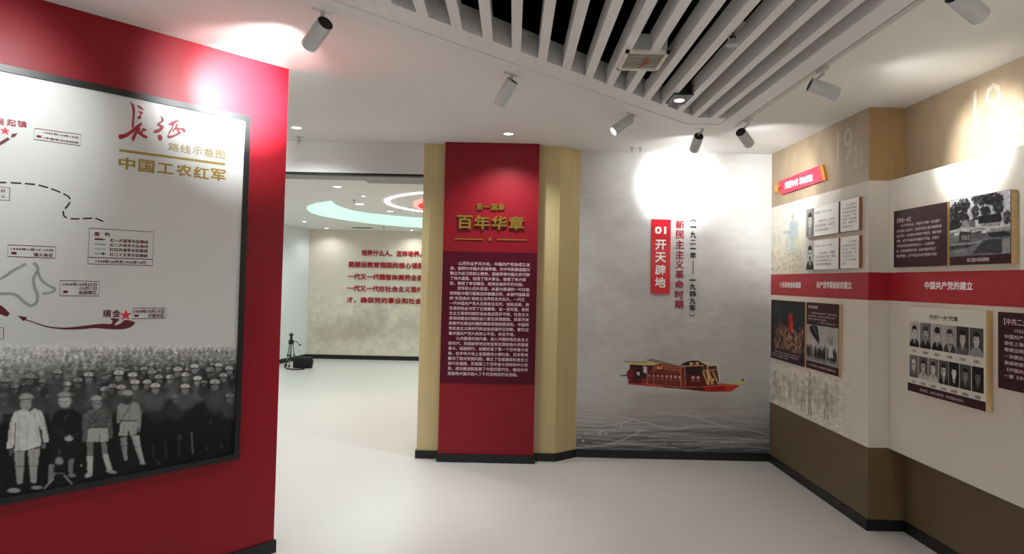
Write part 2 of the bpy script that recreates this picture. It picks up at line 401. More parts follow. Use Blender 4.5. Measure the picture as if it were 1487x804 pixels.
# second stretch: brown wall, cream facing standing proud of it
w2 = B(); w2.box((XJ, -3, 0), (3.2, YJ, H)); w2 = w2.out('wall_right', m_brown, kind='structure')
skin('dado_paper', P_J, 0, 7.6, 0, CB, m_brownlow, w2)
cf = B(); cf.box((XB, -3, CB), (XJ + .001, YJ - .001, CT)); cf = cf.out('cream_facing', m_cream, w2)
skin('red_band', P_B, 0.001, 7.6, RBt, RTp, m_redband, w2)
base_run('baseboard_right', [(XA, YA - .013), (XA, YJ), (XJ, YJ), (XJ, -3)])

# far hall
B().box((-4.246, 13.71, 0), (5, 13.9, HF)).out('wall_far', m_farwall, kind='structure')
base_run('baseboard_far', [(-4.246, 13.71), (5, 13.71)], hgt=0.085)
fl = Vector((-4.246, 13.71)); fd = Vector((-0.22, -1)).normalized(); fe = fl + fd*7.0
b = B(); b.prism([(fl.x, fl.y), (fe.x, fe.y), (fe.x-.15, fe.y), (fl.x-.15, fl.y)], 0, HF); b.out('wall_far_left', m_farwhite, kind='structure')
base_run('baseboard_far_left', [(fe.x, fe.y), (fl.x, fl.y)], hgt=0.085)
B().box((4.8, 6.62, 0), (5, 13.9, HF)).out('wall_far_right', m_farwhite, kind='structure')
B().box((3.2, 6.5, 0), (5, 6.62, HF)).out('wall_far_near', m_farwhite, kind='structure')
B().box((-9, 6.62, HF), (5, 14.0, HF + .1)).out('ceiling', m_ceil, kind='structure')
# ------------------------------------------------------------------ ceiling grille
inn = [(1.572, -2.6), (1.572, 5.04), (1.31, 5.04), (-1.29, 2.44), (-1.29, -2.6)]
out_ = [(1.692, -2.7), (1.692, 5.16), (1.25, 5.16), (-1.41, 2.50), (-1.41, -2.7)]
g = empty('slatted_ceiling_grille', (0.2, 2.5, 2.92), 'white slatted ceiling grille with a deep frame hung below the black opening', 'ceiling grille')
def ring(name, o, i, z0, z1, m):
    b = B(); n = len(o)
    vs = [(*p, z0) for p in o] + [(*p, z0) for p in i] + [(*p, z1) for p in o] + [(*p, z1) for p in i]
    fs = []
    for k in range(n):
        j = (k+1) % n
        fs += [(k, j, n+j, n+k), (2*n+k, 2*n+j, 3*n+j, 3*n+k), (k, j, 2*n+j, 2*n+k), (n+k, n+j, 3*n+j, 3*n+k)]
    b.add(vs, fs); return b.out(name, m, g)
ring('outer_frame', out_, inn, 2.93, 2.9999, m_white)
lip_in = [(1.57, -2.58), (1.57, 4.85), (1.345, 4.85), (-1.27, 2.23), (-1.27, -2.58)]
lip_out = [(1.5719, -2.6), (1.5719, 5.039), (1.31, 5.039), (-1.2899, 2.44), (-1.2899, -2.6)]
ring('inner_frame', lip_out, lip_in, 2.936, 3.066, m_slat)
for k in range(19):
    x = 1.46 - 0.1464*k
    y1 = min(4.852, x + 3.505)
    sl = B(); sl.box((x-.025, -2.57, 2.93), (x+.025, y1, 3.028)); sl.out('slat', m_slat, g)

# track following the frame
tk = empty('lighting_track', (0.3, 4.3, 2.985), 'white lighting track running round the outside of the slatted grille frame', 'track')
tp = [Vector((-1.75, 2.27)), Vector((1.22, 5.25)), Vector((1.78, 5.25)), Vector((1.78, -1.5))]
tp = [Vector((-1.75, 2.25)), Vector((1.25, 5.27)), Vector((1.78, 5.27)), Vector((1.78, -1.5))]
for p, q in zip(tp[:-1], tp[1:]):
    d = (q-p).normalized(); nn = Vector((-d.y, d.x))*0.018; b = B()
    b.prism([tuple(p+nn), tuple(q+nn), tuple(q-nn), tuple(p-nn)], 2.975, 2.9995); b.out('rail', m_track, tk)
def near_track(x, y):
    best = None
    for p, q in zip(tp[:-1], tp[1:]):
        d = q-p; t = max(0, min(1, (Vector((x, y))-p).dot(d)/d.dot(d))); c = p + d*t
        if best is None or (c-Vector((x, y))).length < (best-Vector((x, y))).length: best = c
    return best
def spot(name, at, target, watt, ang, blend, parent, size=0.03, color=(.955, .995, 1.0)):
    l = bpy.data.lights.new(name, 'SPOT'); l.energy = watt; l.spot_size = math.radians(ang); l.spot_blend = blend; l.shadow_soft_size = size; l.color = color
    o = bpy.data.objects.new(name, l); COL.objects.link(o); d = (Vector(target) - Vector(at)).normalized()
    base = wloc(parent); o.parent = parent; o.rotation_euler = d.to_track_quat('-Z', 'Y').to_euler(); o.location = Vector(at) - base
def track_light(Bp, D, target, beams, label):
    Bp = Vector(Bp); D = Vector(D).normalized(); c = near_track(Bp.x, Bp.y); L = 0.17
    r = empty('track_spotlight', (c.x, c.y, 2.975), label, 'spotlight', 'track spotlights round the grille')
    a = B(); d3 = Vector((1, 1, 0)).normalized() if c.y < 5.1 and c.x < 1.7 else (Vector((0, 1, 0)) if c.x > 1.7 else Vector((1, 0, 0)))
    n3 = Vector((-d3.y, d3.x, 0)); p = Vector((c.x, c.y, 0))
    a.prism([tuple((p + d3*s*.045 + n3*t*.016)[:2]) for s, t in ((1, 1), (-1, 1), (-1, -1), (1, -1))], 2.955, 2.975); a.out('adapter', m_lampwhite, r)
    neck = Bp + D*0.03
    s = B(); s.tube((c.x, c.y, 2.955), (c.x, c.y, 2.93), .011, n=12); s.tube((c.x, c.y, 2.935), neck + Vector((0, 0, .03)), .008, n=10); s.tube(neck + Vector((0, 0, .035)), neck, .012, n=12)
    s.out('stem', m_lampwhite, r, smooth=False)
    R = .040
    b = B(); b.lathe(Bp, D, [(R-.004, .002), (R-.001, 0.0), (R, .003), (R, L-.003), (R-.002, L), (R-.006, L), (R-.007, L-.022)], 28); b.out('body', m_lampwhite, r, smooth=True)
    cbp = B(); cbp.lathe(Bp, D, [(0, .0035), (R-.008, .0035), (R-.008, .0005), (R-.004, .0005), (R-.0035, .006)], 28); cbp.out('back_cap', m_lampblack, r)
    ln = B(); ln.lathe(Bp, D, [(R-.0068, L-.02), (R*.5, L-.0185), (0, L-.018)], 24); ln.out('lens', m_lens, r)
    for w, ang, bl in beams: spot('spot_beam', Bp + D*(L+.004), target, w, ang, bl, r)

hot1 = P_red.pt(*P_red.at(354, 138)); hot4 = P_back.pt(*P_back.at(985, 268)); hot5 = P_A.pt(*P_A.at(1140, 290)); hot6 = P_B.pt(*P_B.at(1412, 205))
track_light((-0.903, 3.058, 2.892), (-0.647, 0.637, -0.419), hot1, [(430, 44, 1.0), (70, 76, 1.0)], 'white track spotlight nearest the red partition, its black back showing')
track_light((-0.023, 3.970, 2.915), (-0.496, 0.396, -0.773), (-1.4, 5.3, 0.4), [(60, 70, 1.0)], 'white track spotlight halfway along the slanting grille frame, pointing down left')
track_light((0.859, 4.901, 2.922), (-0.782, -0.199, -0.591), (-1.2, 4.2, 0.3), [(60, 80, 1.0)], 'white track spotlight with its lit mouth turned left, before the grille corner')
track_light((1.503, 5.366, 2.915), (0.018, 0.87, -0.493), hot4, [(90, 58, 1.0), (16, 110, 1.0)], 'white track spotlight at the far corner aimed at the grey mural wall')
track_light((1.722, 5.013, 2.873), (0.635, 0.664, -0.394), hot5, [(58, 66, 1.0), (16, 120, 1.0)], 'white track spotlight aimed at the small red banner with a star')
track_light((1.705, 3.805, 2.877), (0.929, -0.083, -0.361), hot6, [(110, 50, 1.0), (14, 110, 1.0)], 'white track spotlight lighting the second stretch of brown wall above the picture panels')
track_light((1.769, 2.651, 2.9), (0.867, 0.308, -0.391), (2.70, 2.5, 2.3), [(60, 60, 1.0)], 'large near white track spotlight cut off by the top right edge of the view')
track_light((-1.50, 2.42, 2.9), (-0.75, 0.55, -0.419), P_red.pt(*P_red.at(-60, 160)), [(28, 80, 1.0)], 'white track spotlight at the left end of the track, beyond the view')

def downlight(x, y, z, r, watt, label, group, ang=150, parts=True):
    e = empty('downlight', (x, y, z), label, 'downlight', group)
    t = B(); t.lathe((x, y, z), (0, 0, -1), [(r*.82, -.001), (r*.84, .004), (r, .003), (r, -.001)], 24); t.out('trim_ring', m_lampwhite, e)
    d = B(); d.lathe((x, y, z), (0, 0, -1), [(r*.83, .001), (r*.4, .0022), (0, .0025)], 24); d.out('diffuser', m_lensdl, e)
    spot('downlight_beam', (x, y, z - .012), (x, y, 0), watt, ang, 0.8, e, size=r*.7)
downlight(-1.92, 5.73, H, .052, DOWN_W*3, 'round downlight in the near ceiling beside the red partition edge', None)
downlight(-0.06, 5.80, H, .05, DOWN_W*2.2, 'round downlight in the ceiling straight in front of the red pilaster', None, ang=130)
for x, y in ((-2.6, 1.0), (-2.2, -1.6), (2.2, 0.8), (2.2, -1.6)):  # unseen downlights added so that floor bounce brightens the ceiling
    downlight(x, y, H, .052, DOWN_W*4, 'unseen round downlight added in the near ceiling to brighten the hall', 'added downlights outside the view')
FD = [((-1.93, 7.15), .055, 'round far hall downlight just beyond the opening, nearest one'), ((-1.82, 7.94), .03, 'tiny far hall downlight between the nearest lamp and the white light ring'),
      ((-2.07, 8.81), .07, 'wide far hall downlight above the left tip of the mint light band'), ((-1.82, 9.69), .06, 'far hall downlight between the mint band and the white ring'),
      ((-3.77, 11.84), .045, 'small far hall downlight left of the mint light band'), ((-3.79, 13.35), .055, 'far hall downlight over the left corner of the beige wall'),
      ((-2.06, 13.38), .045, 'far hall downlight at the ceiling edge over the red lettering')]
for (x, y), r, lb in FD: downlight(x, y, HF, r, FAR_W*((.3 if y > 13 else 1.0) if r > .04 else .3), lb, None)
for x, y in ((0.4, 11.4), (2.4, 9.4), (2.2, 12.2), (-4.4, 8.4), (0.3, 13.3)):
    downlight(x, y, HF, .05, FAR_W*1.6, 'round far hall downlight hidden behind the pilaster or the partition', 'hidden far hall downlights')

# recessed black downlight between the slats
e = empty('recessed_spotlight', (1.08, 4.33, 2.90), 'small black square spotlight recessed between two grille slats', 'spotlight')
b = B(); b.box((1.03, 4.24, 2.925), (1.13, 4.42, 3.06)); b.box((1.015, 4.20, 2.915), (1.14, 4.43, 2.927)); b.out('housing', m_lampblack, e)
b = B(); b.lathe((1.08, 4.33, 2.915), (0, 0, -1), [(.032, 0), (.032, .002), (0, .003)], 20); b.out('lens', m_lensdl, e)
# air vent on the slats
e = empty('air_vent', (0.69, 3.6, 2.92), 'cream square louvred air vent with red ribbons set across the grille slats', 'air vent')
b = B(); x0, x1, y0, y1 = .575, .805, 3.44, 3.74; w = .018
b.box((x0, y0, 2.915), (x1, y0+w, 2.932)); b.box((x0, y1-w, 2.915), (x1, y1, 2.932)); b.box((x0, y0, 2.915), (x0+w, y1, 2.932)); b.box((x1-w, y0, 2.915), (x1, y1, 2.932)); b.out('frame', m_vent, e)
B().box((x0+.01, y0+.01, 2.932), (x1-.01, y1-.01, 3.02)).out('duct_box', m_lampwhite, e)
for k in range(9):
    y = y0 + w + .014 + k*(y1-y0-2*w-.01)/9
    b = B(); b.add([(x0+w, y, 2.916), (x1-w, y, 2.916), (x1-w, y+.018, 2.928), (x0+w, y+.018, 2.928), (x0+w, y, 2.918), (x1-w, y, 2.918), (x1-w, y+.018, 2.930), (x0+w, y+.018, 2.930)],
                   [(0,3,2,1),(4,5,6,7),(0,1,5,4),(1,2,6,5),(2,3,7,6),(3,0,4,7)]); b.out('louvre', m_vent, e)
for dx, ln in ((0, .17), (.012, .12)):
    b = B(); pts = smoothpts([(.69+dx, 3.50+.01, 2.912), (.695+dx*1.5, 3.50+ln*.5, 2.905), (.685+dx, 3.50+ln, 2.911)], 6)
    for p, q in zip(pts[:-1], pts[1:]): b.tube(p, q, .003, n=6)
    b.out('ribbon', m_ribbon, e)

def sprinkler(x, y, z, label, k=1.0, deep=0.0):
    e = empty('sprinkler', (x, y, z), label, 'sprinkler')
    b = B(); b.lathe((x, y, z + deep), (0, 0, -1), [(.014*k, 0), (.014*k, deep+.012*k), (.009*k, deep+.014*k), (.009*k, deep+.03*k)], 14); b.out('pipe', m_chrome, e)
    b = B(); b.lathe((x, y, z), (0, 0, -1), [(.032*k, 0), (.032*k, .002), (.014*k, .004)], 18); b.out('rosette', m_lampwhite if deep == 0 else m_chrome, e)
    b = B(); b.tube((x-.008*k, y, z-.03*k), (x-.008*k, y, z-.05*k), .002*k, n=6); b.tube((x+.008*k, y, z-.03*k), (x+.008*k, y, z-.05*k), .002*k, n=6)
    b.lathe((x, y, z-.05*k), (0, 0, -1), [(.0, 0), (.016*k, .001), (.016*k, .003), (0, .003)], 14); b.out('deflector', m_chrome, e)
sprinkler(-2.02, 6.12, H, 'small sprinkler head in the near ceiling above the opening', 1.1)
sprinkler(1.12, 6.28, H, 'left of the two sprinkler heads by the grey mural wall', .9)
sprinkler(1.20, 6.28, H, 'right of the two sprinkler heads by the grey mural wall', .9)
sprinkler(-2.03, 8.35, HF, 'sprinkler head beside the wide downlight in the far hall', 1.2)
sprinkler(-2.46, 12.5, HF, 'sprinkler head near the far beige wall under the mint band', 1.4)
sprinkler(1.06, 3.22, 2.985, 'chrome sprinkler head with a disc hanging between the grille slats', 2.0, deep=.3)

# far hall ceiling features
outp = smoothpts([(-2.63, 8.75), (-2.93, 9.3), (-3.10, 10.1), (-3.03, 10.75), (-2.78, 11.45), (-2.42, 12.02), (-1.73, 12.57), (-.8, 12.95), (.3, 13.0), (1.4, 12.6), (2.5, 11.6)], 6)
inp = smoothpts([(-2.36, 8.50), (-2.42, 8.9), (-2.41, 9.39), (-2.30, 9.85), (-2.02, 10.22), (-1.47, 10.63), (-.7, 10.95), (.3, 11.0), (1.3, 10.7), (2.1, 10.1), (2.5, 9.4)], 6)
poly = [tuple(p[:2]) for p in outp] + [tuple(p[:2]) for p in reversed(inp)]
b = B(); b.prism(poly, HF - .012, HF - .0005); o = b.out('curved_light_panel', m_mint, loc=(-.5, 11.5, HF - .012)); o['label'] = 'pale mint crescent shaped light panel in the far hall ceiling'; o['category'] = 'ceiling light'
def annulus(name, c, r0, r1, z0, z1, m, parent=None, n=72, loc=None):
    vs = []; fs = []
    for i in range(n):
        a = 2*math.pi*i/n; ca, sa = math.cos(a), math.sin(a); vs += [(c[0]+r0*ca, c[1]+r0*sa, z0), (c[0]+r1*ca, c[1]+r1*sa, z0), (c[0]+r1*ca, c[1]+r1*sa, z1), (c[0]+r0*ca, c[1]+r0*sa, z1)]
        j = (i+1) % n
        for k in range(4): fs.append((4*i+k, 4*i+(k+1) % 4, 4*j+(k+1) % 4, 4*j+k))
    return mk(name, vs, fs, m, parent, loc=loc)
cc = (-.20, 8.66)
o = annulus('ring_light', cc, 1.43, 1.47, HF - .012, HF - .0005, m_neon, loc=(*cc, HF-.03)); o['label'] = 'thin white glowing ring light around the red ceiling disc'; o['category'] = 'ceiling light'
e = empty('ceiling_medallion', (*cc, HF), 'red pleated round ceiling medallion with a pink rim inside the white ring', 'ceiling ornament')
vs = [(cc[0], cc[1], HF-.05)]; nP = 72
for i in range(nP):
    a = 2*math.pi*i/nP; vs.append((cc[0]+1.05*math.cos(a), cc[1]+1.05*math.sin(a), HF-(.05 if i % 2 else .015)))
mk('pleated_disc', vs, [(0, 1+(i+1) % nP, 1+i) for i in range(nP)], m_redlit, e)
annulus('rim', cc, 1.05, 1.11, HF-.04, HF-.001, m_pink, e)
e = empty('slot_diffuser', (-2.98, 12.92, HF), 'dark linear slot vent in the far hall ceiling near the beige wall', 'air vent')
B().box((-3.17, 12.88, HF-.012), (-2.78, 13.02, HF-.0005)).out('frame', m_beam, e)
for k in range(3): B().box((-3.15, 12.895+.042*k, HF-.014), (-2.80, 12.915+.042*k, HF-.012)).out('slot', m_seam, e)

# ------------------------------------------------------------------ far hall: lettering, mural, tripod, bag
c = Canvas(P_far, 0.02, 6.5, .09, 1.35, .02, base=(222, 213, 196))
z6 = Zm(400, 240, 2.5125)
for cx, cy, rx, ry, al in ((345, 560, 60, 40, .35), (250, 600, 90, 45, .3), (330, 610, 90, 30, .35), (180, 615, 50, 30, .25), (470, 600, 70, 40, .2), (390, 545, 20, 40, .25), (520, 570, 60, 40, .2)):
    x, y = z6(cx, cy); c.blob(x, y, rx/2.51, ry/2.51, (160, 148, 134), al, .6)
c.grain(6, .10, 5, sstep(410, 440, c.Y)); c.grain(2.0, .06, 9, sstep(410, 440, c.Y))
for yy in range(0, 5): c.line([z6(150+30*yy, 628+6*yy), z6(300+20*yy, 650-3*yy), z6(430, 600-8*yy)], .8, (232, 224, 208), .12)
c.out('mural_print', .002, m_wallprint, bpy.data.objects['wall_far'])
e = empty('wall_quotation', tuple(P_far.pt(3.0, 1.2, .004)), 'five rows of raised dark red Chinese lettering on the far beige wall', 'lettering')
zt = Zm(490, 350, 8.037)
LN = [('培养什么人、怎样培养人', 285, 103, 950, 183, 10), ('是建设教育强国的核心课题，', 130, 238, 950, 318, 11), ('一代又一代德智体美劳全面发', 125, 378, 940, 452, 11), ('一代又一代在社会主义现代化', 120, 515, 940, 590, 11), ('才，确保党的事业和社会主义', 115, 650, 900, 725, 10)]
for s, x0, y0, x1, y1, k in LN:
    a0, zt0 = P_far.at(*zt(x0, y0)); _, zb = P_far.at(*zt(x0, y0 + 66)); a1, _ = P_far.at(*zt(x1, y1))
    em = (a1 - a0) / (k + (-.15 if k == 10 else 0.1)); hgt = zt0 - zb
    text('lettering_row', P_far, s, .003, m_letred, e, place=(a0 - .06*em, zb + .1*hgt, em, hgt*1.08), bold=.028, th=.012)

e = empty('tripod', (-4.13, 12.42, 0), 'small folded camera tripod with black head standing by the far left wall', 'tripod')
tx, ty = -4.13, 12.42
for i, (dx, dy) in enumerate(((-.09, .03), (.075, .06), (.01, -.10))):
    b = B(); top = Vector((tx+dx*.3, ty+dy*.3, .46)); bot = Vector((tx+dx, ty+dy, 0)); mid = top.lerp(bot, .55)
    b.tube(top, mid, .013, n=10); b.tube(mid, bot + Vector((0, 0, .02)), .009, n=10); b.out('leg', m_silver, e)
    b = B(); b.tube(mid + Vector((0, 0, .02)), mid - Vector((0, 0, .02)), .016, n=10); b.tube(bot + Vector((0, 0, .035)), bot, .016, .018, n=10); b.out('leg_clamp', m_plastic, e)
b = B(); b.tube((tx, ty, .42), (tx, ty, .50), .05, .045, n=14); b.tube((tx, ty, .12), (tx, ty, .44), .012, n=10); b.out('hub', m_plastic, e)
b = B(); b.tube((tx, ty, .50), (tx, ty, .60), .024, n=12); b.box((tx-.04, ty-.03, .585), (tx+.04, ty+.03, .605)); b.tube((tx-.02, ty, .605), (tx+.02, ty, .63), .012, n=10); b.out('head', m_plastic, e)
b = B(); b.tube((tx+.03, ty, .48), (tx+.13, ty-.02, .46), .007, n=8); b.tube((tx+.13, ty-.02, .46), (tx+.15, ty-.02, .41), .006, n=8); b.tube((tx+.15, ty-.02, .415), (tx+.20, ty-.03, .405), .010, n=8); b.out('crank', m_plastic, e)
e = empty('camera_bag', (-3.86, 12.30, 0), 'black nylon camera bag with a strap lying on the far floor beside the tripod', 'bag')
bm_v = B(); nx = 20
for k, (z, s) in enumerate(((0.0, .93), (.02, 1.0), (.13, 1.0), (.175, .95), (.20, .82))):
    for i in range(nx):
        a = 2*math.pi*i/nx; ca, sa = math.cos(a), math.sin(a); q = (abs(ca)**3.5 + abs(sa)**3.5)**(-1/3.5)
        bm_v.v.append(Vector((-3.86 + .175*s*q*ca, 12.30 + .11*s*q*sa, z)))
for k in range(4): bm_v.f += [(k*nx+i, k*nx+(i+1) % nx, (k+1)*nx+(i+1) % nx, (k+1)*nx+i) for i in range(nx)]
bm_v.f += [tuple(reversed(range(nx))), tuple(range(4*nx, 5*nx))]
bm_v.out('body', m_bag, e, smooth=False)
b = B(); b.box((-3.98, 12.175, .05), (-3.74, 12.20, .14)); b.out('pocket', m_bag, e)
def strip(pts, w):
    b = B(); P = [Vector(p) for p in smoothpts(pts, 6)]
    for p, q in zip(P[:-1], P[1:]): b.tube(p, q, w, n=6)
    return b
strip([(-4.02, 12.22, .19), (-4.07, 12.15, .17), (-4.12, 12.08, .05), (-4.02, 12.0, .015), (-3.85, 11.97, .012), (-3.75, 12.05, .014)], .012).out('strap', m_bag, e)
strip([(-3.70, 12.28, .18), (-3.66, 12.24, .14), (-3.655, 12.2, .07), (-3.68, 12.18, .012)], .012).out('side_strap', m_bag, e)

# ------------------------------------------------------------------ pilaster: title, star line, text panel
P_f = P_col
zc = Zm(590, 180, 3.0926)
e = empty('chapter_title', tuple(P_f.pt(*P_f.at(*zc(378, 475)))), 'raised gold chapter title with a star rule on the red pilaster', 'lettering')
for i, ch in enumerate('第一篇章'):
    x0 = 315 + 32.5*i; box = (zc(x0, 355 + .6*i), zc(x0+29, 387 + .6*i)) if ch != '一' else (zc(x0, 369), zc(x0+29, 375))
    text('character', P_f, ch, .004, m_gold, e, box=box, bold=.03, th=.010)
for i, ch in enumerate('百年华章'):
    x0 = 230 + 77*i; text('character', P_f, ch, .004, m_gold, e, box=(zc(x0, 409 + 1.2*i), zc(x0+67, 472 + 1.4*i)), bold=.04, th=.016)
for x0, x1, ya, yb in ((217, 345, 516, 517.5), (407, 540, 519, 521)):
    (a0, z0_), (a1, z1_) = P_f.at(*zc(x0, ya)), P_f.at(*zc(x1, yb)); zz = (z0_+z1_)/2
    B().slab(P_f, a0, a1, zz-.0045, zz+.0045, .001, .008).out('rule', m_gold, e)
a, z = P_f.at(*zc(376, 518)); st = star(P_f, (a, z), .024); flat('star', P_f, st, .002, m_gold, e, th=.008, px=False)
a0, zt0 = P_f.at(644.3, 364.5); a1, zb0 = P_f.at(774.9, 558.4); WF = .891
e = empty('introduction_panel', tuple(P_f.pt(.45, zb0, .001)), 'dark maroon panel of small pale Chinese text on the red pilaster', 'text panel')
B().slab(P_f, .004, WF-.004, zb0, zt0, .0008, .004).out('board', m_maroon, e)
INTRO = ['　　山河为证岁月为名，中国共产党自成立以', '来，就把为中国人民谋幸福、为中华民族谋复兴', '确立为自己的初心使命，团结带领中国人民开辟', '了伟大道路、创造了伟大事业、取得了伟大成', '就，铸就了举世瞩目、彪炳史册的不朽功勋。',
 '　　百年初心历久弥坚，从嘉兴南湖的一叶红船', '到领航中国行稳致远的巍巍巨轮，从被列强欺凌', '的“东亚病夫”到屹立世界的东方巨人，一代又', '一代中国共产党人甘愿舍生忘死、前赴后继，用', '生命和热血书写了壮丽篇章。这一百年里，新民', '主主义革命时期的浴血奋战百折不挠，社会主义',
 '革命和建设时期的自力更生发愤图强，改革开放', '和现代化建设时期的解放思想锐意进取，中国特', '色社会主义新时代的自信自强守正创新，都见证', '着中国共产党人的初心不变、矢志不渝。', '　　九州激荡四海升腾，进入中国特色社会主义', '新时代，党团结带领全党全军全国各族人民接续',
 '奋斗、砥砺前行，如期实现了第一个百年奋斗目', '标，在中华大地上全面建成小康社会，历史性地', '解决了绝对贫困问题；确立了全面建成社会主义', '现代化强国、实现第二个百年奋斗目标的中心任', '务，成功推进和拓展了中国式现代化，推动中华', '民族伟大复兴进入了不可逆转的历史进程。']
aL, zT = P_f.at(654.0, 379.0); _, zB = P_f.at(649.8, 544.3); aR, _ = P_f.at(769.8, 384)
pitch = (zT - zB) / 22.75
for i, s in enumerate(INTRO):
    ind = len(s) - len(s.lstrip('　')); t_ = s.lstrip('　'); ncol = 21 if len(s) >= 19 else 21
    em = (aR - aL) / 21.0
    if len(s) >= 20 and i not in (3, 4, 14, 22): em_x = (aR - aL) / max(len(s), 20)
    else: em_x = em
    text('text_line', P_f, t_, .004, m_txt, e, place=(aL + ind*em_x, zT - pitch*(i + .68), em_x, em*.98), bold=.012, th=.0004, res=1)

# ------------------------------------------------------------------ grey mural wall
wb = bpy.data.objects['wall_back']
c = Canvas(P_back, 0.002, XA - .653 - .002, BB, H - .001, .0085, base=(205, 203, 199))
X, Y = c.X, c.Y + (c.X - 980)*.0
n1 = vnoise(X/70, Y/38, 11)*.5 + vnoise(X/28, Y/18, 12)*.3 + vnoise(X/10, Y/7, 13)*.2
k = sstep(.42, .72, n1); c.put(k*.38*sstep(240, 330, Y)*(1 - sstep(520, 580, Y)*.4), (172, 168, 165))
hz = sstep(556, 645, Y + (X-980)*.02); c.put(sstep(400, 540, Y)*.30, (176, 172, 168)); c.put(hz*.7, (136, 131, 126)); c.put(sstep(590, 665, Y)*.92, (72, 72, 75))  # grey from mid-height down partly paints in light falloff, then the water
c.put(sstep(600, 660, Y)*sstep(980, 900, X)*.0, (80, 80, 80))
rw = np.random.default_rng(21)
for i in range(150):
    t = rw.random()**.8; y0 = 572 + 80*t; x0 = 830 + 300*rw.random(); L = (30 + 110*rw.random())*(.5+t); am = (1+4*t)*rw.random(); ph = rw.random()*6; sl = (rw.random()-.45)*.12
    xs = np.linspace(x0 - L/2, x0 + L/2, 12); pts = [(x, y0 + sl*(x-x0) + am*math.sin(ph + (x-x0)/(14+30*t))) for x in xs]
    br = rw.random(); c.line(pts, 1.0 + .9*t*rw.random(), (214, 212, 208) if br > .3 else (70, 70, 72), .16 + .30*t*rw.random(), .8)
for pts in ([(838, 604), (870, 606), (905, 606), (940, 614), (970, 622), (990, 622), (1010, 618), (1050, 620), (1085, 623), (1118, 632)], [(838, 650), (870, 647), (900, 640), (930, 626)], [(1010, 605), (1030, 612), (1060, 620)], [(838, 617), (880, 618), (915, 610)]):
    c.line(smoothpts(pts, 5), 1.6, (225, 222, 218), .5, .9)
for x, y in ((871, 628), (874, 626), (880, 629), (902, 618), (841, 634), (847, 640)): c.blob(x, y, 1.6, 1.1, (225, 222, 218), .8)
c.grain(14, .05, 31, sy=5); c.grain(4, .03, 32, sstep(560, 600, Y), sy=1.6)
# pale reflection of the boat
c.put(sstep(905, 930, X)*(1-sstep(1040, 1075, X))*sstep(566, 575, Y)*(1-sstep(580, 612, Y))*.3, (150, 118, 106))
c.out('mural_print', .001, m_mural, wb)
zb_ = Zm(895, 510, 7.435)
(a0, z1), (a1, z0) = P_back.at(*zb_(30, 60)), P_back.at(*zb_(1450, 470))
c = Canvas(P_back, a0, a1, z0, z1, .0036, base=(150, 145, 140))
bp = lambda pts: [zb_(*p) for p in pts]
c.poly(bp([(45, 255), (110, 250), (112, 264), (48, 268)]), (70, 64, 56))
c.poly(bp([(120, 320), (135, 355), (500, 385), (680, 400), (950, 432), (1230, 436), (1320, 372), (1325, 352), (1120, 345), (740, 375), (330, 345)]), (168, 26, 30))
c.poly(bp([(500, 388), (680, 402), (950, 432), (940, 378), (740, 375), (500, 360)]), (96, 16, 22)); c.poly(bp([(1170, 360), (1325, 352), (1320, 375), (1230, 436), (1180, 430)]), (204, 62, 34))
c.poly(bp([(300, 345), (700, 380), (940, 378), (1120, 356), (1260, 350), (1250, 362), (1000, 382), (700, 392), (300, 356)]), (214, 110, 84), .7)
c.poly(bp([(1125, 345), (1270, 335), (1360, 318), (1425, 330), (1410, 350), (1330, 362)]), (206, 208, 150)); c.poly(bp([(1355, 300), (1372, 300), (1374, 320), (1352, 320)]), (60, 50, 40))
c.poly(bp([(145, 140), (400, 150), (405, 350), (330, 345), (140, 335)]), (74, 14, 22))
c.blob(*zb_(150, 255), 5.0, 8.2, (128, 18, 34), 1, .15)
c.poly(bp([(215, 150), (300, 150), (300, 290), (215, 290)]), (44, 16, 22)); c.poly(bp([(217, 222), (250, 222), (250, 256), (230, 256)]), (222, 196, 190)); c.poly(bp([(290, 165), (326, 165), (328, 238), (292, 225)]), (214, 200, 204))
c.poly(bp([(270, 290), (330, 300), (330, 345), (270, 340)]), (150, 22, 50))
c.poly(bp([(90, 118), (320, 104), (470, 128), (460, 145), (300, 150), (100, 134)]), (206, 190, 124)); c.poly(bp([(80, 104), (330, 112), (330, 120), (80, 112)]), (150, 120, 80))
c.poly(bp([(330, 235), (405, 150), (480, 125), (700, 165), (740, 170), (745, 378), (330, 348)]), (122, 44, 34))
c.poly(bp([(410, 160), (470, 135), (690, 170), (690, 245), (410, 215)]), (168, 92, 62)); c.poly(bp([(420, 190), (690, 225), (690, 238), (420, 210)]), (110, 34, 24))
for y in range(3): c.line(bp([(410, 170+22*y), (690, 190+22*y)]), .7, (84, 26, 20), .8)
c.poly(bp([(335, 232), (690, 240), (690, 258), (335, 248)]), (104, 30, 26))
for i in range(8):
    x = 348 + 46*i; w = 12 + 2*i; c.poly(bp([(x, 248+2*i), (x+w, 248+2*i), (x+w+2, 272+3*i), (x+2, 272+3*i)]), (224, 158, 148)); c.poly(bp([(x+3, 288+3*i), (x+w+4, 288+3*i), (x+w+4, 294+3*i), (x+3, 294+3*i)]), (206, 130, 96))
for x in (395, 450, 500, 545, 595, 640): c.line(bp([(x-60 if x == 395 else x-8, 240), (x-60 if x == 395 else x-6, 350)]), .5, (190, 110, 70), .5)
c.line(bp([(330, 160), (332, 345)]), .8, (200, 150, 110), .8); c.line(bp([(405, 150), (405, 350)]), .8, (190, 130, 90), .8)
for cx in (452, 480): c.blob(*zb_(cx, 178), 1.2, 1.4, (250, 226, 170), 1, .4)
c.line(bp([(470, 130), (475, 165)]), .8, (40, 20, 20)); c.blob(*zb_(495, 190), 1.0, 1.3, (40, 30, 34), 1)
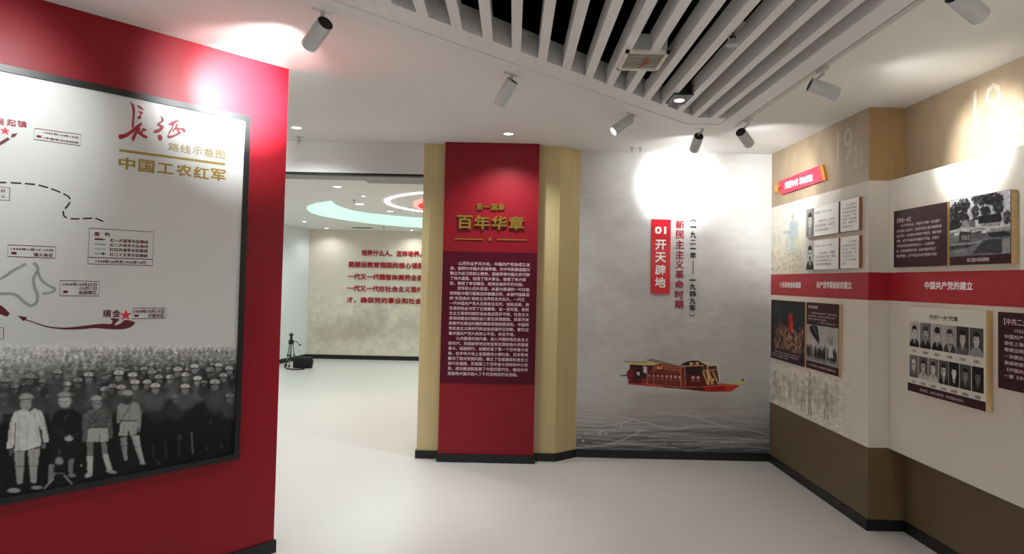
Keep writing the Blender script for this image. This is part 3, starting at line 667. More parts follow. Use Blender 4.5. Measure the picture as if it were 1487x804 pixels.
c.poly(bp([(690, 170), (740, 170), (745, 380), (695, 372)]), (128, 44, 34)); c.line(bp([(694, 170), (697, 372)]), .9, (214, 160, 120), .9); c.line(bp([(740, 170), (746, 378)]), .9, (214, 160, 120), .9)
c.poly(bp([(742, 155), (930, 150), (938, 372), (748, 378)]), (52, 14, 20))
c.poly(bp([(748, 250), (935, 255), (938, 372), (748, 378)]), (92, 22, 26))
for x in (812, 868): c.poly(bp([(x, 268), (x+32, 268), (x+32, 298), (x, 298)]), (226, 152, 148)); c.poly(bp([(x, 314), (x+34, 314), (x+34, 322), (x, 322)]), (206, 130, 96))
c.poly(bp(smoothpts([(690, 150), (740, 118), (800, 102), (870, 100), (930, 112), (985, 140), (975, 160), (930, 160), (740, 158)], 4)), (62, 18, 16))
c.poly(bp([(795, 120), (880, 118), (885, 140), (795, 142)]), (176, 84, 56)); c.poly(bp([(795, 118), (812, 118), (820, 145), (795, 145)]), (240, 214, 160)); c.poly(bp([(868, 118), (886, 118), (886, 145), (862, 142)]), (240, 214, 160))
c.line(bp([(740, 158), (940, 152)]), 1.4, (216, 170, 110), .9)
c.poly(bp([(900, 108), (960, 96), (1090, 96), (1110, 128), (1085, 150), (1000, 152)]), (206, 204, 176)); c.line(bp([(900, 106), (990, 152), (1100, 150)]), 1.0, (226, 214, 160), .9)
c.poly(bp([(935, 160), (1080, 158), (1085, 200), (1110, 340), (1110, 362), (935, 372)]), (84, 34, 24))
c.poly(bp([(935, 200), (1070, 190), (1072, 205), (935, 218)]), (200, 150, 100)); c.poly(bp([(1010, 205), (1050, 205), (1050, 225), (1010, 225)]), (196, 40, 30))
for x0, x1 in ((938, 985), (975, 1030), (1000, 1045), (1045, 1100)): c.line(bp([(x0, 225), (x1, 350)]), 2.2, (214, 158, 100), 1)
c.line(bp([(985, 155), (995, 358)]), 1.5, (236, 210, 140), 1); c.line(bp([(1100, 130), (1118, 345)]), 1.1, (236, 232, 216), 1); c.line(bp([(1010, 260), (985, 350)]), 1.4, (236, 200, 140), 1); c.blob(*zb_(1045, 305), 1.6, 2, (240, 190, 170), 1)
c.line(bp([(335, 92), (640, 160)]), .9, (70, 50, 40), 1); c.line(bp([(370, 80), (690, 165)]), 1.0, (110, 80, 60), 1); c.line(bp([(460, 120), (700, 160)]), 1.0, (176, 140, 96), 1)
c.line(bp([(130, 345), (500, 375)]), 1.0, (190, 40, 50), 1)
c.out('boat_picture', .0016, m_mural, wb, cut=True)

zs = Zm(830, 210, 2.977)
(a0, z1), (a1, z0) = P_back.at(945.7, 318.3), P_back.at(972.0, 426.7)
e = empty('section_sign', tuple(P_back.pt((a0+a1)/2, z0, .01)), 'upright glossy red sign reading 01 in white on the grey mural wall', 'sign')
B().slab(P_back, a0, a1, z0, z1, .002, .022).out('board', m_sign, e)
P_s = P_back.shift(.022)
text('numerals', P_s, '01', .0, m_letwht, e, box=(zs(360, 353), zs(409, 386)), bold=.045, th=.003)
for i, ch in enumerate('开天辟地'):
    text('character', P_s, ch, .0, m_letwht, e, box=(zs(363-.8*i, 410+54*i), zs(408-.8*i, 455+54*i)), bold=.03, th=.003)
e = empty('period_title', tuple(P_back.pt(*P_back.at(*zs(465, 710)))), 'upright column of raised crimson characters beside the red sign', 'lettering')
for i, ch in enumerate('新民主主义革命时期'):
    x0 = 450 - .55*i; text('character', P_back, ch, .002, m_letred, e, box=(zs(x0, 327+43.1*i), zs(x0+37, 363+43.1*i)), bold=.012, th=.008)
e = empty('period_dates', tuple(P_back.pt(*P_back.at(*zs(522, 738)))), 'thin upright column of raised black date characters on the mural wall', 'lettering')
for ch, x0, x1, y0, y1 in (('一', 513, 538, 353, 358), ('九', 512, 538, 374, 404), ('二', 512, 537, 411, 430), ('一', 512, 537, 446, 451), ('年', 512, 537, 463, 493), ('一', 510, 536, 582, 587), ('九', 510, 536, 599, 627), ('四', 511, 535, 634, 655), ('九', 510, 535, 662, 688), ('年', 509, 535, 690, 719)):
    text('character', P_back, ch, .002, m_letblk, e, box=(zs(x0, y0), zs(x1, y1)), bold=.02, th=.007)
stroke('character', P_back, [zs(525, 503), zs(523.5, 560)], .006, .002, m_letblk, e, th=.007)
stroke('bracket', P_back, smoothpts([zs(513, 334), zs(519, 327), zs(526, 325), zs(533, 328), zs(537, 335)], 4), .006, .002, m_letblk, e, th=.007)
stroke('bracket', P_back, smoothpts([zs(508, 730), zs(513, 737), zs(520, 740), zs(527, 738), zs(532, 732)], 4), .006, .002, m_letblk, e, th=.007)

# ------------------------------------------------------------------ the big framed map poster on the red partition
T1 = 2.644; Bz = 0.622; AR = -0.253; AL = -3.55; FWd = 0.032; P_p = P_red.shift(.020)
e = empty('map_poster', tuple(P_red.pt((AR+AL)/2, Bz, .02)), 'huge black framed map poster with a grey crowd photograph on the red partition', 'poster')
B().slab(P_red, AL+.01, AR-.01, Bz+.01, T1-.01, .0005, .020).out('board', m_posterwhite, e)
for a0, a1, z0, z1 in ((AL, AR, T1-FWd, T1), (AL, AR, Bz, Bz+FWd), (AL, AL+FWd, Bz+FWd, T1-FWd), (AR-FWd, AR, Bz+FWd, T1-FWd)):
    b = B(); b.slab(P_red, a0, a1, z0, z1, .0005, .030); b.out('frame_bar', m_blackframe, e)
def fit(p, q): return (p, q)
z1_ = Zm(150, 130, 5.362)
CAL = [[(205, 92), (238, 120), (246, 170), (240, 230), (236, 290), (225, 300), (222, 270), (228, 190), (222, 130)],
       [(262, 120), (290, 130), (314, 156), (306, 160), (284, 150), (268, 136)], [(268, 168), (300, 172), (310, 184), (292, 196), (296, 218), (278, 232), (264, 214), (284, 200), (286, 186)],
       [(288, 258), (302, 262), (292, 284), (262, 312), (214, 350), (168, 376), (136, 386), (118, 372), (124, 350), (160, 346), (206, 322), (252, 284)],
       [(230, 300), (262, 292), (290, 306), (262, 346), (244, 386), (236, 402), (220, 386), (232, 350), (252, 318)],
       [(300, 300), (330, 306), (334, 318), (300, 336), (344, 366), (336, 380), (312, 374), (270, 344), (262, 334), (300, 318)],
       [(444, 200), (466, 222), (470, 246), (440, 268), (466, 282), (468, 300), (440, 330), (402, 340), (390, 330), (400, 316), (440, 300), (432, 286), (416, 276), (426, 258), (452, 240)],
       [(424, 356), (444, 350), (460, 372), (456, 392), (442, 400), (424, 382)],
       [(506, 266), (540, 246), (580, 236), (586, 246), (556, 268), (530, 322), (508, 360), (560, 348), (604, 330), (606, 340), (560, 364), (516, 380), (498, 368), (512, 330), (536, 282), (514, 278)],
       [(568, 266), (584, 272), (576, 296), (624, 300), (640, 322), (628, 336), (612, 318), (590, 312), (596, 336), (584, 344), (572, 316), (556, 312), (544, 330), (538, 316), (558, 292)]]
for s in CAL: flat('calligraphy_stroke', P_p, [z1_(*p) for p in smoothpts(s + [s[0]], 3)[:-1]], .0006, m_inkred, e)
for ch, x0, y0, x1, y1 in (('路', 508, 411, 588, 486), ('线', 600, 424, 680, 503), ('示', 695, 440, 770, 512), ('意', 785, 452, 860, 530), ('图', 878, 466, 944, 542)): text('subtitle', P_p, ch, .0006, m_goldink, e, box=(z1_(x0, y0), z1_(x1, y1)), bold=.006)
for ch, x0, y0, x1, y1 in (('中', 120, 519, 247, 632), ('国', 275, 538, 396, 654), ('工', 421, 566, 545, 662), ('农', 568, 576, 686, 682), ('红', 703, 594, 822, 700), ('军', 838, 610, 950, 718)): text('title', P_p, ch, .0006, m_goldink, e, box=(z1_(x0, y0), z1_(x1, y1)), bold=.035)
stroke('title_rule', P_p, [z1_(124, 472), z1_(948, 582)], .013, .0006, m_goldink, e)
za = Zm(0, 160, 5.746); zl = Zm(0, 240, 5.025); zr = Zm(0, 340, 5.023)
for ch, x0, y0, x1, y1 in (('吴', -32, 62, 36, 128), ('起', 58, 70, 132, 140), ('镇', 146, 82, 222, 150)): text('place_name', P_p, ch, .0006, m_inkred, e, box=(za(x0, y0), za(x1, y1)), bold=.03)
def pstar(c, r): a = P_p.at(*c); flat('star', P_p, star(P_p, a, r), .0006, m_star, e, px=False)
pstar(za(42, 173), .020); pstar(zr(917, 590), .030)
flat('arrow', P_p, [za(88, 222), za(100, 214), za(92, 200), za(146, 190), za(122, 226), za(112, 222), za(96, 232)], .0006, m_inkmar, e)
stroke('route_dash', P_p, [za(-20, 290), za(30, 262), za(74, 234)], .013, .0006, m_inkmar, e)
def boxed(z, corners, lines, m=None):
    stroke('box_outline', P_p, [z(*c) for c in corners], .0032, .0006, m_inkmar, e, closed=True)
    for s, x0, y0, x1, y1 in lines:
        m_ = m_inkblk if s[0] in '12-' and s[1] in '9321' else m_inkmar
        text('text_line', P_p, s, .0006, m_inkmar, e, box=(z(x0, y0), z(x1, y1)), bold=.03, res=1)
def flag(z, pts): flat('flag', P_p, [z(*p) for p in pts], .0006, m_inkmar, e)
boxed(za, [(286, 150), (676, 204), (670, 296), (280, 242)], [('1935年10月19日', 364, 174, 652, 240), ('1方面军长征结束', 358, 220, 656, 282)]); flag(za, [(306, 206), (346, 212), (344, 230), (304, 226)])
boxed(za, [(-40, 634), (82, 648), (78, 754), (-42, 744)], [('日', 10, 660, 42, 686), ('止', 10, 704, 42, 730)])
D1 = [(-30, 126), (28, 125), (90, 127), (172, 132), (256, 140), (334, 158), (410, 184), (480, 216), (506, 236), (508, 268), (488, 300), (466, 326), (462, 350), (472, 374), (508, 388), (566, 390), (640, 387), (700, 388), (756, 412)]
sp = [P_p.at(*zl(*p)) for p in smoothpts(D1, 10)]
acc = 0; seg = [sp[0]]; on = True; LD = .038; LG = .013
for p, q in zip(sp[:-1], sp[1:]):
    acc += math.hypot(q[0]-p[0], q[1]-p[1]); seg.append(q)
    if on and acc >= LD: stroke('route_dash', P_p, seg, .007, .0006, m_inkblk, e, px=False); seg = [q]; acc = 0; on = False
    elif not on and acc >= LG: seg = [q]; acc = 0; on = True
if on and len(seg) > 1: stroke('route_dash', P_p, seg, .007, .0006, m_inkblk, e, px=False)
boxed(zl, [(652, 458), (1122, 486), (1112, 732), (640, 718)], [('图', 690, 486, 724, 516), ('例', 764, 488, 800, 520), ('红一方面军长征路线', 804, 532, 1080, 574), ('红二方面军长征路线', 802, 568, 1080, 604), ('红四方面军长征路线', 800, 600, 1078, 638), ('红二十五军长征路线', 800, 636, 1076, 672), ('1934年10月至1936年10月', 698, 686, 1062, 722)])
stroke('box_rule', P_p, [zl(645, 670), zl(1114, 686)], .004, .0006, m_inkmar, e)
stroke('legend_mark', P_p, [zl(690, 536), zl(740, 540), zl(772, 542)], [.009, .008, .002], .0006, m_inkmar, e)
stroke('legend_mark', P_p, [zl(690, 574), zl(770, 578)], .006, .0006, m_inkgry, e); stroke('legend_mark', P_p, [zl(690, 608), zl(770, 612)], .003, .0006, m_inkgry, e)
stroke('legend_mark', P_p, [zl(686, 642), zl(745, 644)], .003, .0006, m_inkblk, e); flat('legend_mark', P_p, [zl(745, 634), zl(772, 645), zl(745, 654)], .0006, m_inkblk, e)
boxed(zl, [(58, 580), (408, 594), (404, 678), (54, 664)], [('1935年1月15-17日', 78, 598, 386, 630), ('遵义会议', 246, 638, 386, 668)]); flag(zl, [(82, 630), (120, 632), (120, 650), (82, 648)])
boxed(zr, [(438, 338), (724, 344), (720, 450), (434, 448)], [('1934年10月25日', 456, 352, 706, 378), ('-12月1日', 566, 382, 704, 406), ('血战湘江', 572, 410, 704, 438)]); flag(zr, [(462, 410), (496, 410), (494, 428), (460, 430)])
boxed(zr, [(966, 538), (1210, 538), (1206, 612), (962, 616)], [('1934年10月10日', 976, 548, 1196, 574), ('开始长征', 1080, 580, 1196, 606)]); flag(zr, [(980, 586), (1012, 585), (1010, 601), (978, 602)])
boxed(zr, [(-60, 680), (28, 680), (24, 764), (-60, 764)], [])
for ch, x0, x1 in (('瑞', 750, 808), ('金', 820, 876)): text('place_name', P_p, ch, .0006, m_inkmar, e, box=(zr(x0, 550), zr(x1, 604)), bold=.035)
up = smoothpts([(128, 594), (250, 640), (360, 672), (480, 680), (600, 668), (740, 652), (808, 654), (820, 630), (804, 612), (870, 618), (850, 640), (836, 664), (880, 650), (912, 624), (982, 640), (960, 672), (900, 692), (800, 692), (690, 684), (600, 692), (470, 694), (340, 678), (230, 640), (186, 626)], 3)
flat('route_arrow', P_p, [zr(*p) for p in up], .0006, m_inkmar, e); flat('arrow', P_p, [zr(128, 594), zr(200, 604), zr(172, 634)], .0006, m_inkmar, e)
flat('route_arrow', P_p, [zr(-30, 500), zr(20, 526), zr(72, 576), zr(50, 602), zr(-30, 570)], .0006, m_inkmar, e)
for pts, w in (([(-30, 340), (30, 310), (100, 262), (150, 236), (188, 214)], .012), ([(246, 206), (268, 230), (276, 262), (244, 320), (250, 380), (272, 440), (266, 496), (224, 520), (180, 496), (130, 452), (80, 434), (-30, 436)], .013), ([(276, 270), (300, 330), (350, 372), (400, 398), (372, 424), (310, 434)], .011)):
    stroke('grey_route', P_p, [zr(*p) for p in smoothpts(pts, 5)], w, .0005, m_inkgry, e)

# the crowd photograph along the lower half of the poster
(_, zt_) = P_p.at(200, 488)
c = Canvas(P_p, -1.60, AR-FWd, Bz+FWd, 1.47, .0039, base=(212, 214, 212))
X = c.X; Y = c.Y; g6 = Zm(0, 580, 5.361); g4 = Zm(0, 480, 5.744); g5 = Zm(170, 480, 5.742); g7 = Zm(170, 560, 5.742)
fade = sstep(492, 520, Y); n = vnoise(X/5, Y/2.6, 5)*.5 + vnoise(X/2.3, Y/1.6, 6)*.5
c.put(fade*.55, (150, 152, 150)); c.put(sstep(500, 560, Y + (X-170)*.06)*.85, (78, 80, 79)); c.put(sstep(540, 605, Y + (X-170)*.09)*.95, (15, 17, 17))
c.c *= (1 + fade*(1-sstep(560, 600, Y))*(n-.5)*1.3)[..., None]
rr = np.random.default_rng(17)
def head(x, y, r, v, a=1.0, capd=.62):
    if r > 3.2: v = min(v*1.12, 190); c.blob(x, y + .6*r, 1.7*r, 1.9*r, (20, 22, 22), a*.6, .45)
    c.blob(x, y + 2.6*r, 2.0*r, 2.0*r, (v*.50,)*3, a*.8, .35); c.blob(x, y+.35*r, .72*r, .85*r, (v*.72,)*3, a, .25); c.blob(x, y-.42*r, .98*r, .58*r, (v,)*3, a, .22)
    c.line([(x-.9*r, y-.02*r), (x+.9*r, y-.02*r)], .22*r, (v*.22,)*3, a, .7)
    if r > 3.2:
        c.line([(x-.5*r, y+.25*r), (x-.15*r, y+.25*r)], .18*r, (v*.3,)*3, a*.9, .7); c.line([(x+.15*r, y+.25*r), (x+.5*r, y+.25*r)], .18*r, (v*.3,)*3, a*.9, .7)
        c.blob(x, y+.8*r, .3*r, .1*r, (v*.4,)*3, a*.8); c.blob(x, y-.5*r, .14*r, .14*r, (v*.3,)*3, a)
for row, (y0, r, step) in enumerate(((506, 1.7, 6), (511, 2.0, 7), (517, 2.3, 8), (523, 2.7, 9.5), (530, 3.1, 11), (538, 3.6, 13))):
    x = -8 + 3*row
    while x < 346:
        yy = y0 + rr.normal(0, 1.1); xx = x + rr.normal(0, 1.2); lft = 1 - .35*sstep(160, 40, np.array(xx)); head(xx, yy, r*(1+.1*rr.normal()), 120 + 62*rr.random() - 6*row, (.55 + .06*row)*(.5 + .5*float(sstep(0, 230, np.array(xx)))))
        x += step*(1 + .25*rr.random())
for i in range(46):
    xx = -4 + 345*rr.random(); yy = 540 + 44*rr.random() + .04*(170 - xx); head(xx, yy, 4.2 + 3.0*(yy-538)/46, 96 + 40*rr.random(), .8)
for p, r, v in (((20, 350), 46, 128), ((130, 386), 38, 150), ((225, 330), 30, 126), ((292, 362), 38, 118), ((348, 402), 36, 120), ((446, 402), 36, 160), ((506, 338), 36, 140), ((572, 384), 36, 150), ((646, 312), 34, 150), ((672, 414), 36, 160), ((780, 345), 40, 110), ((846, 300), 30, 150), ((936, 328), 32, 140), ((886, 386), 32, 130), ((150, 446), 38, 146), ((252, 444), 36, 138), ((320, 476), 40, 146), ((568, 480), 38, 146), ((815, 446), 42, 126), ((726, 440), 26, 100), ((38, 500), 36, 110), ((962, 396), 20, 80)):
    x, y = g5(*p); head(x, y, r/5.742*1.02, v)
for p, r, v in (((220, 462), 36, 132), ((300, 508), 40, 120), ((466, 452), 44, 120), ((556, 462), 38, 150), ((736, 458), 40, 142), ((880, 508), 44, 130), ((990, 370), 40, 150), ((740, 384), 40, 140), ((940, 480), 38, 110), ((40, 560), 46, 140), ((480, 360), 36, 120), ((1010, 490), 40, 128), ((600, 552), 38, 120), ((120, 480), 34, 110), ((250, 400), 44, 110), ((650, 430), 40, 104), ((40, 430), 40, 110)):
    x, y = g4(*p); head(x, y, r/5.744, v)
def G(z, pts, v, a=1.0): c.poly([z(*p) for p in pts], (v, v+1, v), a)
# dark gaps and bodies of the second row
for x0, x1, v in ((-20, 12, 50), (60, 80, 44), (100, 122, 48), (146, 168, 44), (200, 250, 26), (250, 360, 22)):
    c.put(sstep(596, 650, Y)*sstep(x0-6, x0+4, X)*(1-sstep(x1-4, x1+6, X)), (v*.5,)*3, .75)
def leg(z, pts, v, band=None):
    G(z, pts, v); 
def shade(z, pts, w, v, a=.8): c.line([z(*p) for p in pts], w, (v,)*3, a, .7)
# man in the white jacket
c.poly([g6(*p) for p in [(20, 110), (380, 110), (390, 720), (20, 740)]], (18, 22, 20), .75)
G(g6, [(112, 96), (180, 72), (230, 92), (270, 70), (320, 88), (340, 130), (376, 290), (380, 326), (350, 336), (336, 330), (300, 180), (318, 300), (322, 358), (200, 396), (108, 398), (112, 330), (120, 180), (104, 376), (56, 380), (60, 300), (84, 160)], 166)
c.grain(5, .14, 77, ((X < 72) & (Y > 596) & (Y < 656)).astype(float))
G(g6, [(120, 176), (128, 176), (114, 380), (104, 376)], 44); G(g6, [(262, 178), (330, 240), (334, 330), (318, 300), (296, 210)], 56)
G(g6, [(110, 402), (192, 398), (186, 520), (176, 655), (134, 655), (120, 530)], 126); G(g6, [(214, 396), (314, 374), (292, 520), (282, 645), (242, 648), (228, 524)], 132)
for pts in ([(118, 516), (184, 524)], [(230, 518), (292, 510)]): shade(g6, pts, 1.2, 40)
for pts, w, v in (([(96, 130), (84, 240), (78, 360)], 2.0, 120), ([(300, 110), (345, 200), (362, 310)], 2.2, 122), ([(150, 130), (146, 380)], 3.0, 146), ([(270, 120), (286, 250), (300, 360)], 2.6, 140), ([(150, 410), (150, 640)], 2.0, 100), ([(262, 400), (264, 630)], 2.0, 104), ([(190, 410), (180, 640)], 1.6, 78), ([(222, 410), (236, 640)], 1.6, 80)): shade(g6, pts, w, v, .55)
c.blob(*g4(192, 622), 3, 6, (90,)*3, .5, .6); c.blob(*g4(216, 618), 1.1, 2.2, (110,)*3, .8, .5); c.blob(*g6(84, 410), 2.6, 5.5, (78,)*3); c.blob(*g6(342, 360), 3.0, 4.0, (92,)*3); c.blob(*g6(108, 706), 9, 3.4, (126,)*3); c.blob(*g6(286, 684), 8, 2.6, (120,)*3)
c.blob(*g4(215, 612), 7.6, 8.6, (136,)*3); c.blob(*g4(220, 556), 9.6, 5.8, (134,)*3); shade(g4, [(168, 576), (270, 568)], 1.6, 40); shade(g4, [(190, 600), (208, 602)], 1.2, 44); shade(g4, [(226, 602), (246, 598)], 1.2, 44); shade(g4, [(208, 640), (236, 640)], 1, 52)
shade(g6, [(200, 92), (212, 180), (208, 390)], .6, 128, .5)
# man in the dark tunic
c.poly([g6(*p) for p in [(420, 110), (470, 76), (570, 76), (640, 120), (660, 320), (600, 420), (560, 480), (400, 490), (380, 300)]], (30, 31, 31), 1)
c.blob(*g4(540, 588), 8.4, 9.0, (150,)*3); c.blob(*g4(536, 536), 8.8, 4.6, (130,)*3); shade(g4, [(490, 552), (586, 548)], 1.5, 44); shade(g4, [(506, 590), (528, 592)], 1.2, 64); shade(g4, [(546, 590), (566, 588)], 1.2, 64); shade(g4, [(524, 618), (556, 618)], 1.0, 70); c.blob(*g4(540, 600), .8, 1.6, (110,)*3)
c.blob(*g6(536, 300), 6.0, 4.2, (142,)*3); shade(g6, [(500, 150), (528, 118)], 1.0, 96); shade(g6, [(440, 240), (520, 285)], 3.4, 46, .8); shade(g6, [(640, 240), (560, 285)], 3.4, 46, .8)
G(g6, [(384, 500), (420, 500), (440, 560), (400, 640), (372, 660), (376, 560)], 100); G(g6, [(540, 460), (575, 460), (566, 580), (536, 580), (530, 510)], 96); c.blob(*g6(460, 480), 5.6, 6.4, (116,)*3); c.blob(*g6(462, 410), 2.6, 4, (60,)*3)
shade(g6, [(344, 692), (412, 618)], 2.4, 132); shade(g6, [(500, 590), (560, 656)], 2.4, 128); shade(g6, [(420, 574), (494, 572)], 1.4, 110); c.poly([g6(*p) for p in [(424, 500), (500, 505), (510, 568), (410, 570)]], (24,)*3, .85); c.blob(*g6(560, 590), 6, 2.4, (104,)*3)
# soldier with belt
c.poly([g6(*p) for p in [(640, 120), (690, 80), (800, 66), (870, 100), (880, 300), (640, 330)]], (82,)*3, .9)
c.grain(2.2, .35, 44, ((X > 118) & (X < 166) & (Y > 590) & (Y < 640)).astype(float))
G(g6, [(690, 222), (836, 218), (846, 322), (780, 330), (776, 260), (768, 328), (676, 330)], 136); shade(g6, [(690, 218), (836, 214)], 1.6, 40)
G(g6, [(676, 330), (730, 330), (720, 580), (684, 580), (676, 440)], 92); G(g6, [(676, 440), (722, 440), (716, 590), (684, 590)], 150); G(g6, [(788, 330), (830, 330), (836, 420), (872, 540), (836, 548), (796, 420)], 96); G(g6, [(796, 430), (838, 420), (874, 545), (838, 552)], 146)
c.blob(*g6(688, 586), 5.4, 3.4, (138,)*3, 1, .3, -.4); c.blob(*g6(866, 560), 7.8, 2.6, (124,)*3, 1, .3, .2); c.blob(*g4(808, 612), 6.6, 7.6, (112,)*3); c.blob(*g4(806, 566), 7.8, 4.6, (138,)*3); shade(g4, [(768, 586), (850, 580)], 1.4, 34); shade(g4, [(784, 606), (800, 608)], 1.1, 40); shade(g4, [(814, 606), (832, 604)], 1.1, 40)
shade(g6, [(700, 120), (780, 200)], 1.2, 44); c.blob(*g6(632, 512), 1.2, 1.4, (130,)*3)
# soldier with cross strap
G(g7, [(0, 176), (30, 142), (80, 160), (130, 134), (176, 146), (206, 220), (200, 350), (168, 356), (166, 300), (30, 300), (0, 320)], 122)
G(g7, [(30, 300), (166, 296), (164, 400), (110, 420), (98, 360), (84, 418), (14, 414)], 134); shade(g7, [(20, 292), (164, 290)], 1.8, 26); shade(g7, [(120, 140), (70, 230), (30, 290)], 1.2, 34)
G(g7, [(26, 430), (80, 424), (84, 490), (86, 620), (60, 624), (36, 510)], 112); G(g7, [(120, 420), (184, 408), (200, 520), (230, 640), (200, 650), (150, 520)], 138); shade(g7, [(28, 506), (82, 500)], 1.0, 40); shade(g7, [(142, 512), (196, 500)], 1.0, 40)
c.blob(*g7(180, 366), 2.6, 3.4, (90,)*3); c.blob(*g7(212, 646), 4.4, 1.8, (120,)*3); c.blob(*g5(88, 570), 6.2, 7.6, (60,)*3); c.blob(*g5(88, 520), 7.4, 4.6, (134,)*3); shade(g5, [(50, 542), (128, 538)], 1.5, 26)
for pts, w, v in (([(190, 180), (196, 340)], 1.4, 84), ([(8, 200), (14, 290)], 2.0, 80), ([(62, 320), (50, 410)], 1.6, 92), ([(140, 320), (146, 400)], 1.6, 96), ([(40, 440), (58, 610)], 1.4, 80), ([(136, 440), (206, 640)], 1.4, 100)): shade(g7, pts, w, v, .6)
for yy in (190, 225, 262): c.blob(*g7(98, yy), .7, .7, (50,)*3, .9)
shade(g7, [(50, 150), (46, 280)], .9, 92); shade(g7, [(100, 150), (104, 280)], .9, 92)
# dark right part with faint legs and lapels
for pts in ([(404, 470), (410, 600)], [(516, 440), (516, 570)], [(620, 390), (632, 560)], [(300, 500), (300, 590)]): shade(g7, pts, 3.0, 84 if pts[0][0] == 620 else 52, .8)
c.blob(*g7(606, 140), 7.4, 6.5, (74,)*3, .8, .5); c.blob(*g7(770, 90), 6.5, 3.5, (70,)*3, .6, .5); c.blob(*g7(522, 428), 3.2, 4.6, (62,)*3, .8, .5); c.blob(*g7(400, 40), 6.5, 5, (56,)*3, .7, .5)
for x, y in ((750, 520), (870, 505), (780, 300), (330, 622), (350, 640)): c.blob(*g7(x, y), 2.0, 2.2, (64,)*3, .7, .6)
c.c *= (1 + .55*fade*np.clip((c.c[..., 0] - .03)/.08, 0, 1))[..., None]; c.grain(3.2, .12, 41, fade*sstep(600, 560, Y)); c.grain(1.6, .06, 42, fade)
c.out('crowd_photograph', .0003, m_print, e)

# ------------------------------------------------------------------ right wall prints and panels
def panel(name, pl, px4, depth, label, face, edge, z=None):
    """px4 = (x_left, x_right, y_top_left, y_bottom_left) of the front face, plane already shifted"""
    pass
P_Af = P_A.shift(.028); P_Bf = P_B.shift(.040)
def board(pl, dep, tl, br, label, face, edge, cat='panel', group=None):
    f_ = pl.shift(dep); a0, z1 = f_.at(*tl); a1, z0 = f_.at(*br)
    e = empty('display_panel', tuple(pl.pt((a0+a1)/2, z0, dep/2)), label, cat, group)
    B().slab(pl, a0, a1, z0, z1, .0015, dep - .002).out('core', edge, e)
    B().slab(pl, a0, a1, z0, z1, dep - .0019, dep).out('face', face, e)
    return e, f_, a0, a1, z0, z1
def lines(pl, e, rows, a0, a1, zt, zb, m, ncol, fill=.8, bold=.0, res=1, name='text_line', y0=None):
    pit = (zt - zb)/len(rows); em = (a1 - a0)/ncol
    for i, s in enumerate(rows):
        ind = len(s) - len(s.lstrip('　')); t_ = s.lstrip('　')
        if t_: text(name, pl, t_, .0003, m, e, place=(a0 + ind*em, zt - pit*(i + .82), em, min(em*1.15, pit*fill)), bold=bold, th=.0003, res=res)
def uvbox(a0, a1, z0, z1, u0, v0, u1, v1): return a0 + (a1-a0)*u0, a0 + (a1-a0)*u1, z1 - (z1-z0)*v1, z1 - (z1-z0)*v0

# painted wallpaper pictures on the first stretch
zq = Zm(1115, 275, 6.434)
a0, _ = P_A.at(1121, 350); a1, _ = P_A.at(1171, 350)
c = Canvas(P_A, .002, a1 + .1, RTp + .002, CT - .002, .006, base=CREAM); X, Y = c.X, c.Y
fd_ = sstep(1176, 1160, X)
c.put(sstep(300, 385, Y)*fd_*.45*(.6 + .8*(vnoise(X/3, Y/2.5, 51)-.4)), (206, 190, 140))
for cx, cy, rx, ry, col, al in ((245, 330, 44, 50, (150, 168, 178), .75), (240, 420, 50, 70, (150, 170, 178), .7), (245, 530, 42, 90, (160, 176, 180), .6), (180, 400, 40, 14, (150, 168, 178), .7), (232, 262, 14, 22, (186, 182, 160), .7), (270, 500, 26, 40, (214, 204, 160), .7), (180, 500, 16, 60, (170, 178, 180), .5), (60, 470, 20, 60, (176, 184, 186), .45), (105, 460, 12, 50, (186, 186, 180), .45), (300, 440, 18, 50, (214, 206, 170), .5)):
    c.blob(*zq(cx, cy), rx/6.43, ry/6.43, col, al, .45)
c.blob(*zq(232, 250), 1.8, 3.2, (170, 160, 140), .8)
rr = np.random.default_rng(5)
for i in range(110): x, y = zq(30 + 300*rr.random(), 560 + 190*rr.random()); c.blob(x, y, 1.1, 1.9, (196 - 40*rr.random(), 176 - 20*rr.random(), 130), .5*float(sstep(1176, 1164, np.array(x))))
c.grain(1.6, .07, 52, fd_)
c.out('speech_illustration', .0012, m_wallprint, wr)
zq6 = Zm(1110, 380, 3.09)
c = Canvas(P_A, .002, LA - .12, CB + .002, 1.12, .007, base=CREAM); X, Y = c.X, c.Y
fx = sstep(1252, 1215, X)*sstep(520, 548, Y + (1150-X)*.0)
for cx, cy, w, h, v, al in ((48, 540, 14, 62, 168, .8), (115, 560, 10, 80, 170, .8), (135, 540, 12, 50, 186, .6), (175, 590, 16, 75, 170, .75), (205, 580, 13, 105, 160, .85), (225, 560, 12, 60, 182, .6), (278, 610, 16, 90, 158, .85), (305, 620, 12, 70, 172, .7), (325, 600, 13, 95, 176, .6), (240, 620, 9, 40, 190, .6), (85, 540, 10, 44, 188, .5), (150, 560, 9, 50, 184, .6), (70, 580, 8, 34, 186, .5), (355, 640, 20, 60, 200, .35)):
    al2 = al*float(sstep(400, 250, np.array(cx))*.5 + .5); col = (v-6, v-14, v-24)
    c.blob(*zq6(cx, cy), w/3.09*.8, h/3.09*.62, col, al2, .4); c.blob(*zq6(cx, cy - h*.72), w/3.09*.42, w/3.09*.6, col, al2, .4); c.line([zq6(cx-w*.3, cy+h*.4), zq6(cx-w*.5, cy+h*1.0)], w/3.09*.5, col, al2); c.line([zq6(cx+w*.3, cy+h*.4), zq6(cx+w*.35, cy+h*1.05)], w/3.09*.5, col, al2)
rr = np.random.default_rng(12)
